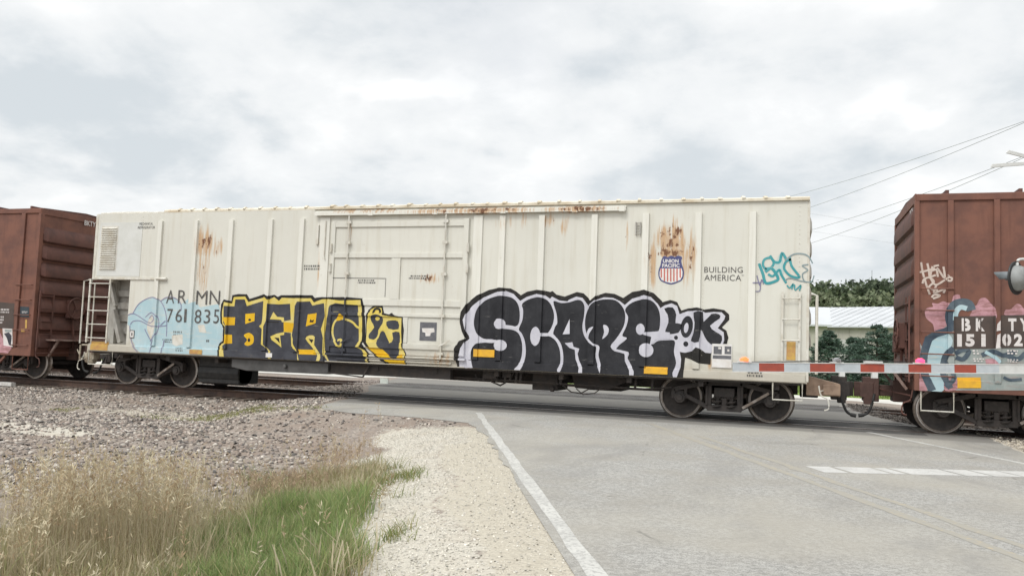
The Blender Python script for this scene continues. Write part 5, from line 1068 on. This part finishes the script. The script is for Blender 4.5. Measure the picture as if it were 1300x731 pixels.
_e = un(114.5, 284, 0, LXe+.036); end_text('BKTY', LXe+.036, float(_e[1])-.20, float(_e[2])-.07, .40, .14, bxl, False); end_text('BKTY', RX-.036, .62, 4.1, .4, .14, bxr, True)

# ------------------------------------------------------------------ crossing signal with its lowered gate
ALU = pm('galvanised_pipe', (.50, .51, .50), (.40, .41, .40), 8, .4, .5); WALU = pm('signal_white_paint', (.60, .60, .58), (.50, .50, .48), 6, .5)
REFL = pm('arm_grey_sheeting', (.46, .49, .51), (.40, .43, .45), 10, .45); REFR = pm('arm_red_sheeting', (.34, .062, .035), (.27, .055, .035), 10, .45)
HEADM = pm('signal_housing_grey', (.26, .27, .265), (.20, .20, .19), 7, .55)
BKG = pm('signal_black_disc', (.02, .02, .02), None, 6, .5)
def glow(name, c, s):
    m, nt, b, oc = newmat(name); b.inputs['Base Color'].default_value = (*c, 1); b.inputs['Emission Color'].default_value = (*c, 1); b.inputs['Emission Strength'].default_value = s; b.inputs['Roughness'].default_value = .3; return m
MX, MY = 3.52, -2.30; AD = Vector((.924, .383, 0)).normalized()
sig = empty('crossing_signal', (MX, MY, -.02), 'railroad crossing signal with lowered red and grey striped gate arm across the road', 'crossing signal')
mb = MB(); mb.cyl((MX, MY, 0), (MX, MY, 4.75), .055, 14); mb.lathe((MX, MY, -.04), (0, 0, 1), [(0, 0), (.22, 0), (.22, .04), (.12, .10), (.09, .5), (.06, .55), (.055, .56)], 16); mb.lathe((MX, MY, 4.72), (0, 0, 1), [(.055, 0), (.07, .02), (.05, .08), (0, .1)], 14); mb.build('mast', ALU, sig, smooth=True)
# crossbuck seen almost edge on
FD = Vector((-.383, .924, 0)); SD = AD
for k, ang in enumerate((7, -11)):
    mb = MB(); c = Vector((MX-.02, MY, 4.50))+FD*(.07+.035*k); L_ = .98 if k == 0 else .70; w = .10
    dx = SD*math.cos(R(ang))+Vector((0, 0, math.sin(R(ang)))); up = Vector((0, 0, 1))*math.cos(R(ang))-SD*math.sin(R(ang))
    nn = FD*.012; v = []
    for sgn in (-1, 1): v += [c+nn*sgn+dx*a_+up*b_ for a_, b_ in ((-L_, -w*.28), (-L_+.03, w*.28), (L_-.03, w*.28), (L_, -w*.28))]
    mb.add(v, [(0, 1, 2, 3), (7, 6, 5, 4), (0, 4, 5, 1), (1, 5, 6, 2), (2, 6, 7, 3), (3, 7, 4, 0)]); mb.build('crossbuck_blade', WALU, sig, bevel=.004)
# flashing light heads
def head(c, d, name='signal_light'):
    c = Vector(c); d = Vector(d).normalized(); mb = MB()
    mb.lathe(c, d, [(0, -.17), (.10, -.165), (.17, -.12), (.20, -.05), (.21, 0), (.0, 0)], 28); h = mb.build(name, HEADM, sig, smooth=True)
    mb = MB(); mb.lathe(c, d, [(.205, .0), (.265, .0), (.27, .012), (.265, .024), (.0, .024)], 32); mb.build('background_disc', BKG, h, smooth=True)
    s_ = d.cross(Vector((0, 0, 1))).normalized(); u_ = s_.cross(d); n = 14; v = []
    for i in range(n+1):
        t = -.15+(PI+.3)*i/n; rr_ = s_*math.cos(t)+u_*math.sin(t); v += [c+d*.03+rr_*.115, c+d*(.34-.12*(1-math.sin(max(0, min(PI, t)))))+rr_*.115]
    v += [p*1 for p in v]
    mb = MB(); mb.add(v[:2*(n+1)], [(2*i, 2*i+1, 2*i+3, 2*i+2) for i in range(n)]); vo_ = mb.build('visor', pm('visor_grey', (.16, .18, .19), None, 5, .5), h, smooth=True)
    so_ = vo_.modifiers.new('thick', 'SOLIDIFY'); so_.thickness = .008
    return h
HC = un(1291, 353, 0, MX-.42); hc = Vector((float(HC[0]), float(HC[1]), float(HC[2])))
head(hc, (-.80, .60, .0)); head(hc+SD*.78, (-.45, .89, 0)); head(hc+SD*.10-FD*.36, (.25, -.96, 0)) if 0 else None
mb = MB(); mb.tube(smooth3([(MX, MY, hc.z-.02), (MX-.12, MY-.02, hc.z+.28), (hc.x+.16, hc.y+.02, hc.z+.31), (hc.x+.02, hc.y-.02, hc.z+.29), (hc.x+.0, hc.y-.03, hc.z+.20)]), .022, 8); mb.tube([(MX, MY, hc.z), tuple(hc+SD*.70)], .03, 8); mb.box(MX-.1, MX+.1, MY-.1, MY+.1, hc.z-.1, hc.z+.1); mb.build('light_bracket', WALU, sig, smooth=True)
# the arm
T1 = Vector((MX, MY, 1.285))+AD*-.12-Vector((0, 0, 0)); tip = Vector((MX, MY, 0))-AD*5.12; tip.z = 1.145
def at_u(u):
    "point on the arm's centre line seen at photo column u"
    best = None
    for i in range(801):
        p = tip.lerp(T1, i/800); q = np.array(p)-CAMP; uu = 650+CAMF*(q@_r)/(q@_f)
        if best is None or abs(uu-u) < best[0]: best = (abs(uu-u), p)
    return best[1]
us = [930, 963.5, 995, 1028, 1060, 1092, 1122, 1153, 1182, 1211, 1239, 1268]
arm = MB(); pts = [at_u(u) for u in us]
for i in range(len(us)-1): arm.bar(pts[i], pts[i+1], .022, .125, 1 if i % 2 else 0)
arm.bar(pts[-1], T1, .022, .125, 2)
arm = arm.build('gate_arm', [REFL, REFR, WALU], sig)
mb = MB(); up_ = Vector((0, 0, .067))
mb.bar(pts[0]+up_, T1+up_, .034, .012); mb.bar(pts[0]-up_, T1-up_, .034, .012); mb.build('arm_rim', WALU, arm)
def arm_light(u, mat, label):
    p = at_u(u); mb = MB(); b_ = p+Vector((0, 0, .075)); mb.bar(b_-AD*.10, b_+AD*.10, .05, .02); o = mb.build('arm_light', WALU, arm, label=label)
    mb = MB(); q = b_+Vector((0, 0, .045)); mb.cyl(q-FD*.045, q+FD*.045, .030, 16); mb.cyl(q-FD*.052, q-FD*.045, .025, 14); mb.box(q.x-.06, q.x+.06, q.y-.03, q.y+.03, q.z-.036, q.z+.01); mb.build('lens', mat, o, bevel=.004); return o
arm_light(945, glow('lit_orange_red_lamp', (1.0, .13, .04), 2.2), 'lit orange red lamp at the tip of the arm')
arm_light(1062, pm('unlit_lamp', (.30, .31, .32), (.22, .2, .2), 9, .4), 'unlit grey lamp'); arm_light(1168, glow('lit_pink_red_lamp', (1.0, .06, .16), 1.6), 'lit pinkish red lamp')
p = at_u(1109); mb = MB(); mb.bar(p+Vector((0, 0, .085))-AD*.14, p+Vector((0, 0, .085))+AD*.13, .06, .035); mb.build('arm_clamp', WALU, arm); mb = MB(); mb.bar(p-Vector((0, 0, .11))-AD*.03, p-Vector((0, 0, .11))+AD*.06, .04, .08); mb.build('arm_clamp', WALU, arm)
p = at_u(1069); mb = MB(); mb.bar(p-Vector((0, 0, .10))-AD*.04, p-Vector((0, 0, .10))+AD*.04, .04, .06); mb.build('arm_clamp', WALU, arm)
mb = MB(); mb.tube(smooth3([tuple(at_u(1150)+Vector((0, 0, .09))), tuple(at_u(1090)+Vector((0, 0, .115))), tuple(at_u(1065)+Vector((0, 0, .10))), tuple(at_u(950)+Vector((0, 0, .075)))]), .008, 5); mb.build('arm_cable', BLK, arm)
SAGE = pm('faded_green_bracket', (.27, .33, .30), (.20, .24, .22), 5, .6)
p = at_u(1258); mb = MB(); ps = [p+Vector((0, 0, -.09)), p-AD*.0+Vector((0, 0, -.42)), T1+AD*.1+Vector((0, 0, -.42)), T1+AD*.1+Vector((0, 0, .13)), p+AD*.32+Vector((0, 0, .12)), p+AD*.14+Vector((0, 0, -.02))]
v = [q+FD*.03 for q in ps]+[q+FD*.06 for q in ps]; mb.add(v, [(0, 1, 2, 3, 4, 5), (11, 10, 9, 8, 7, 6)]+[(i, (i+1) % 6, 6+(i+1) % 6, 6+i) for i in range(6)]) if 0 else None
mb.box(MX-.18, MX+.18, MY-.2, MY+.2, .95, 1.5); mb.bar(T1, T1+AD*1.1, .06, .16); mb.bar(T1+AD*.9, T1+AD*1.35, .3, .35); mb.build('gate_mechanism', SAGE, sig, bevel=.02)

# ------------------------------------------------------------------ beyond the tracks
def px_at(u, v, depth):
    "world point on the sight line of a photo pixel at a distance along the view axis"
    d = _f*CAMF + _r*(u-650) - _u*(v-365.5); return CAMP + d*(depth/CAMF)
WALLM = pm('beige_metal_siding', (.42, .40, .35), (.36, .34, .30), .6, .7, streak=.2); MROOF = pm('white_metal_roof', (.50, .51, .52), (.44, .45, .46), .5, .45)
b0 = px_at(1051, 415, 70); b1 = px_at(1134, 415, 66); bz = b0[2]; rz = px_at(1090, 391, 74)[2]
ux = Vector((b1[0]-b0[0], b1[1]-b0[1], 0)); Lb = ux.length; ux.normalize(); vy = Vector((-ux.y, ux.x, 0)); B0 = Vector((b0[0], b0[1], 0))-ux*6
whs = empty('warehouse', (b0[0], b0[1], -.1), 'pale metal warehouse with wide white roof behind the spruces', 'building')
mb = MB(); Lb2 = Lb+34; Dp = 16; T = Matrix(((ux.x, vy.x, 0, B0.x), (ux.y, vy.y, 0, B0.y), (0, 0, 1, 0), (0, 0, 0, 1))); mb.T = T
mb.box(0, Lb2, 0, Dp, -.2, bz); mb.prism([(0, bz), (Dp, bz), (Dp/2, rz)], 0, .05, Lb2-.05)
x = .6
while x < Lb2: mb.box(x, x+.06, -.04, 0, 0, bz-.1); x += .9
mb.build('wall', WALLM, whs)
mb = MB(); mb.T = T; ov = .4
for (ya, za, yb, zb_) in ((-ov, bz-.05, Dp/2, rz+.12), (Dp/2, rz+.12, Dp+ov, bz-.05)):
    mb.add([(-ov, ya, za), (Lb2+ov, ya, za), (Lb2+ov, yb, zb_), (-ov, yb, zb_), (-ov, ya, za+.12), (Lb2+ov, ya, za+.12), (Lb2+ov, yb, zb_+.12), (-ov, yb, zb_+.12)], [(0, 3, 2, 1), (4, 5, 6, 7), (0, 1, 5, 4), (2, 3, 7, 6), (1, 2, 6, 5), (3, 0, 4, 7)])
    x = 0
    while x < Lb2: mb.bar((x, ya, za+.14), (x, yb, zb_+.14), .05, .05); x += .8
mb.build('roof', MROOF, whs)
mb = MB(); mb.T = T; mb.box(6, 9.5, -.06, 0, 0, 3); mb.build('door', pm('roller_door', (.5, .5, .48), None, 2), whs)
# a lower building left of it, its gable wall against the warehouse
c0 = px_at(1000, 432, 60); sh_ = empty('shed', (c0[0], c0[1], -.1), 'low beige building with pale roof beside the warehouse', 'building')
zr_ = px_at(1045, 392, 62)[2]; ze = px_at(1045, 414, 60)[2]; c1 = px_at(1049, 432, 60); mb = MB(); mb.box(c0[0]-9, c1[0], c0[1], c0[1]+6, -.2, ze); mb.build('wall', WALLM, sh_)
mb = MB(); mb.prism([(c0[1]-.4, ze-.05), (c0[1]+3, zr_), (c0[1]+6.4, ze-.05), (c0[1]+6.4, ze+.08), (c0[1]+3, zr_+.14), (c0[1]-.4, ze+.08)], 0, c0[0]-9.4, c1[0]+.3); mb.build('roof', MROOF, sh_)

LEAF = tint_mat('leaf_clumps', .7, .25); BARK = pm('bark', (.10, .075, .055), (.06, .045, .035), 6, .9, bmp=.4)
def leaves(centers, radii, n, size, cols, r, flat=.5, shell=.55):
    c = np.array(centers); rad = np.array(radii); w = rad**2/np.sum(rad**2); k = r.choice(len(c), n, p=w)
    d = r.normal(size=(n, 3)); d /= np.linalg.norm(d, axis=1)[:, None]; q = (shell+(1-shell)*r.random(n))**.6*(1+.18*r.normal(size=n)); P = c[k]+d*(rad[k]*q)[:, None]*[1, 1, .82]
    a = r.normal(size=(n, 3)); a /= np.linalg.norm(a, axis=1)[:, None]; b = np.cross(a, d+.3*r.normal(size=(n, 3))); b /= np.linalg.norm(b, axis=1)[:, None]+1e-9; s = size*(.5+r.random(n))[:, None]
    V = np.stack([P-a*s, P+b*s*.7, P+a*s, P-b*s*.7], 1).reshape(-1, 3); F = np.arange(4*n).reshape(-1, 4)
    cc = np.array(cols)[r.integers(0, len(cols), n)]*(.75+.5*r.random((n, 1))); return V, F, np.repeat(cc, 4, 0)
def tree(x, y, h, w, cols, label, seed, n=3800, lf=.34):
    r = np.random.default_rng(seed); t = empty('deciduous_tree', (x, y, -.1), label, 'tree', 'trees behind the warehouse')
    mb = MB(); top = (x+r.normal()*.3, y, h*.5); mb.cyl((x, y, -.2), top, w*.045+.12, 9, r2=w*.03+.05)
    cs = []; rs = []
    for i in range(11):
        a = 2*PI*i/11*1.62+r.normal()*.3; zz = h*(.34+.56*r.random()); q = math.sqrt(max(.05, 1-((zz/h-.55)/.52)**2))*w*.36*(.6+.5*r.random()); p = (x+math.cos(a)*q, y+math.sin(a)*q, zz); cs.append(p); rs.append(w*(.15+.09*r.random())); mb.cyl(top if i % 2 else (x, y, h*.35), p, .09, 5, r2=.03)
    cs.append((x, y, h*.84)); rs.append(w*.17)
    mb.build('trunk', BARK, t); V, F, C = leaves(cs, rs, n, lf, cols, r); V = V-np.array([x, y, -.1]); npmesh('crown', V, F, LEAF, t, C)
GRS = [[(.10, .13, .07), (.075, .10, .055), (.13, .155, .085)], [(.08, .105, .065), (.065, .085, .055), (.105, .13, .08)], [(.16, .19, .11), (.13, .155, .09), (.19, .21, .13)]]  # crown greens lightened and greyed to stand in for distance haze
LBL = ['dark green tree above the shed roof ridge beside the white car', 'rounded tree in the middle of the gap above the warehouse roof', 'tall dark tree right of the gap middle against the brown boxcar', 'light green low tree just above the white roof', 'dark low tree filling the gap behind the roofs']
for k, (u, vt, dep, w, ci) in enumerate([(1020, 366, 150, 12, 1), (1046, 364, 140, 11, 0), (1064, 363, 152, 12, 1), (1084, 361, 146, 13, 0), (1104, 359, 150, 13, 1), (1124, 357, 144, 12, 1), (1145, 358, 150, 13, 0), (1052, 374, 120, 9, 2), (1088, 377, 118, 9, 2), (1118, 376, 120, 9, 2), (1170, 362, 148, 13, 1)]):
    top = px_at(u, vt, dep)
    lab = ['dark green tree just visible at the corner of the white car', 'green tree nearest the white car in the gap above the roofs', 'dark crown second from the white car above the roofs', 'rounded green crown in the middle of the gap', 'dark crown under the thin antenna mast', 'tallest dark crown beside the brown boxcar', 'tree mostly hidden behind the corner of the brown boxcar', 'low light green tree above the shed roof', 'low light green tree above the middle of the warehouse roof', 'low light green tree above the warehouse roof beside the boxcar', 'dark tree hidden behind the brown boxcar'][k]
    tree(float(top[0]), float(top[1]), float(top[2])+.6, w, GRS[ci], lab, 60+k)
def spruce(u, vt, vb_depth, w, label, seed, n=9000):
    p = px_at(u, vt, vb_depth); x, y, h = float(p[0]), float(p[1]), float(p[2])+.1; r = np.random.default_rng(seed)
    t = empty('spruce', (x, y, -.1), label, 'spruce tree', 'spruces on the lawn'); mb = MB(); mb.cyl((x, y, -.2), (x, y, h*.95), .11, 8, r2=.02); P = []; A_ = []
    Vs = []; 
    for i in range(210):
        f_ = r.random()**1.25; z0_ = .15+f_*(h-.25); a = r.uniform(0, 2*PI); L_ = w/2*(1-f_)**.62*(.6+.6*r.random())+.08; m = int(n/210)
        t_ = r.random(m)**.6; s_ = r.normal(0, .10, m)*(1-.3*t_); dr_x, dr_y = math.cos(a), math.sin(a)
        bx_ = x+dr_x*L_*t_-dr_y*s_; by_ = y+dr_y*L_*t_+dr_x*s_; bz_ = z0_-.12*L_*t_+.10*L_*t_**3+r.normal(0, .035, m); Vs.append(np.stack([bx_, by_, bz_], -1))
        if i % 5 == 0: mb.cyl((x, y, z0_), (x+dr_x*L_*.9, y+dr_y*L_*.9, z0_-.05*L_), .018, 4, r2=.006)
    mb.build('trunk', BARK, t); P = np.concatenate(Vs); m = len(P); a = r.normal(size=(m, 3)); a[:, 2] *= .5; a /= np.linalg.norm(a, axis=1)[:, None]; b = r.normal(size=(m, 3)); b = np.cross(a, b); b /= np.linalg.norm(b, axis=1)[:, None]; s = .075*(.5+r.random((m, 1)))
    V = np.stack([P-a*s, P+b*s*.35, P+a*s, P-b*s*.35], 1).reshape(-1, 3)-np.array([x, y, -.1]); F = np.arange(4*m).reshape(-1, 4)
    cc = np.array([(.075, .12, .09), (.095, .145, .105), (.055, .09, .065), (.13, .18, .14)])[r.integers(0, 4, m)]*(.8+.4*r.random((m, 1))); npmesh('crown', V, F, LEAF, t, np.repeat(cc, 4, 0))
spruce(1052, 420, 42, 3.5, 'blue green spruce beside the end ladder of the white car', 81)
spruce(1114, 413, 42, 4.2, 'tallest blue green spruce beside the brown boxcar', 82)
spruce(1084, 429, 44, 3.6, 'lowest spruce in the middle between two taller ones', 83)
spruce(1133, 424, 46, 2.6, 'spruce half hidden by the brake gear of the brown boxcar', 84)
# radio mast and utility pole with wires
p = px_at(1107, 343, 170); am = MB(); am.cyl((p[0], p[1], -.1), (p[0], p[1], p[2]), .10, 6, r2=.05); am.cyl((p[0]-.3, p[1], p[2]*.86), (p[0]+.3, p[1], p[2]*.86), .03, 5)
tag(am.build('antenna_mast', pm('mast_grey', (.25, .26, .28), None, 3)), 'thin grey antenna mast rising above the treetops', 'antenna mast')
WOOD = pm('pole_wood', (.16, .12, .09), (.11, .085, .06), 4, .9); WIRE = pm('grey_wire', (.36, .37, .39), None, 4, .6)
DEP = 60; wl = [((950, 262), (1000, 250.5), (1300, 154.2), -.0), ((950, 287), (1045, 261), (1300, 156), 0), ((950, 311), (1039, 288), (1300, 198.4), 0), ((950, 331), (1042, 305.6), (1300, 200.2), 0)]
pp = px_at(950, 300, DEP); pole = empty('utility_pole', (pp[0], pp[1], -.1), 'wooden utility pole standing behind the white car', 'utility pole')
mb = MB(); mb.cyl((pp[0], pp[1], -.2), (pp[0], pp[1], px_at(950, 260, DEP)[2]), .15, 10, r2=.10); mb.build('pole', WOOD, pole)
WLB = ['topmost of the overhead wires crossing the sky', 'overhead wire just below the topmost one', 'third overhead wire, below the crossbuck blades', 'lowest long overhead wire descending behind the brown boxcar']
for k, ((u0, v0), (u1, v1), (u2, v2), _) in enumerate(wl):
    A0 = Vector(px_at(u0, v0, DEP)); B0_ = Vector(px_at(u2, v2, 30)); far_ = B0_+(B0_-A0)*.9; far_.z = B0_.z+(B0_.z-A0.z)*.5
    # parabola through the three sighted points, one steady span
    M_ = Vector(px_at(u1, v1, DEP-(DEP-30)*((u1-u0)/(u2-u0))**.9)); pts_ = []
    lin = A0.lerp(B0_, (M_-A0).length/(B0_-A0).length); sag = 0
    for i in range(33):
        t = i/32*1.5; q = A0+(B0_-A0)*t; q.z -= (.55+.1*k)*4*(t/1.5)*(1-t/1.5)-0; q.z += (.55+.1*k)*4*(1/1.5)*(1-1/1.5)*t; pts_.append(q)
    mb = MB(); mb.tube(pts_, .011, 5); tag(mb.build('overhead_wire', WIRE), WLB[k], 'wire', 'overhead wires')
for k, (a_, b_) in enumerate((((1060, 276), (1150, 290)), ((1060, 298), (1150, 311)))):
    A0 = Vector(px_at(*a_, 90)); B0_ = Vector(px_at(*b_, 84)); d_ = B0_-A0; mb = MB(); mb.tube([A0-d_*.9, A0, B0_, B0_+d_*3], .010, 4)
    tag(mb.build('overhead_wire', WIRE), ['faint upper distant wire between the white car and the brown boxcar', 'faint lower distant wire between the white car and the brown boxcar'][k], 'wire', 'overhead wires')
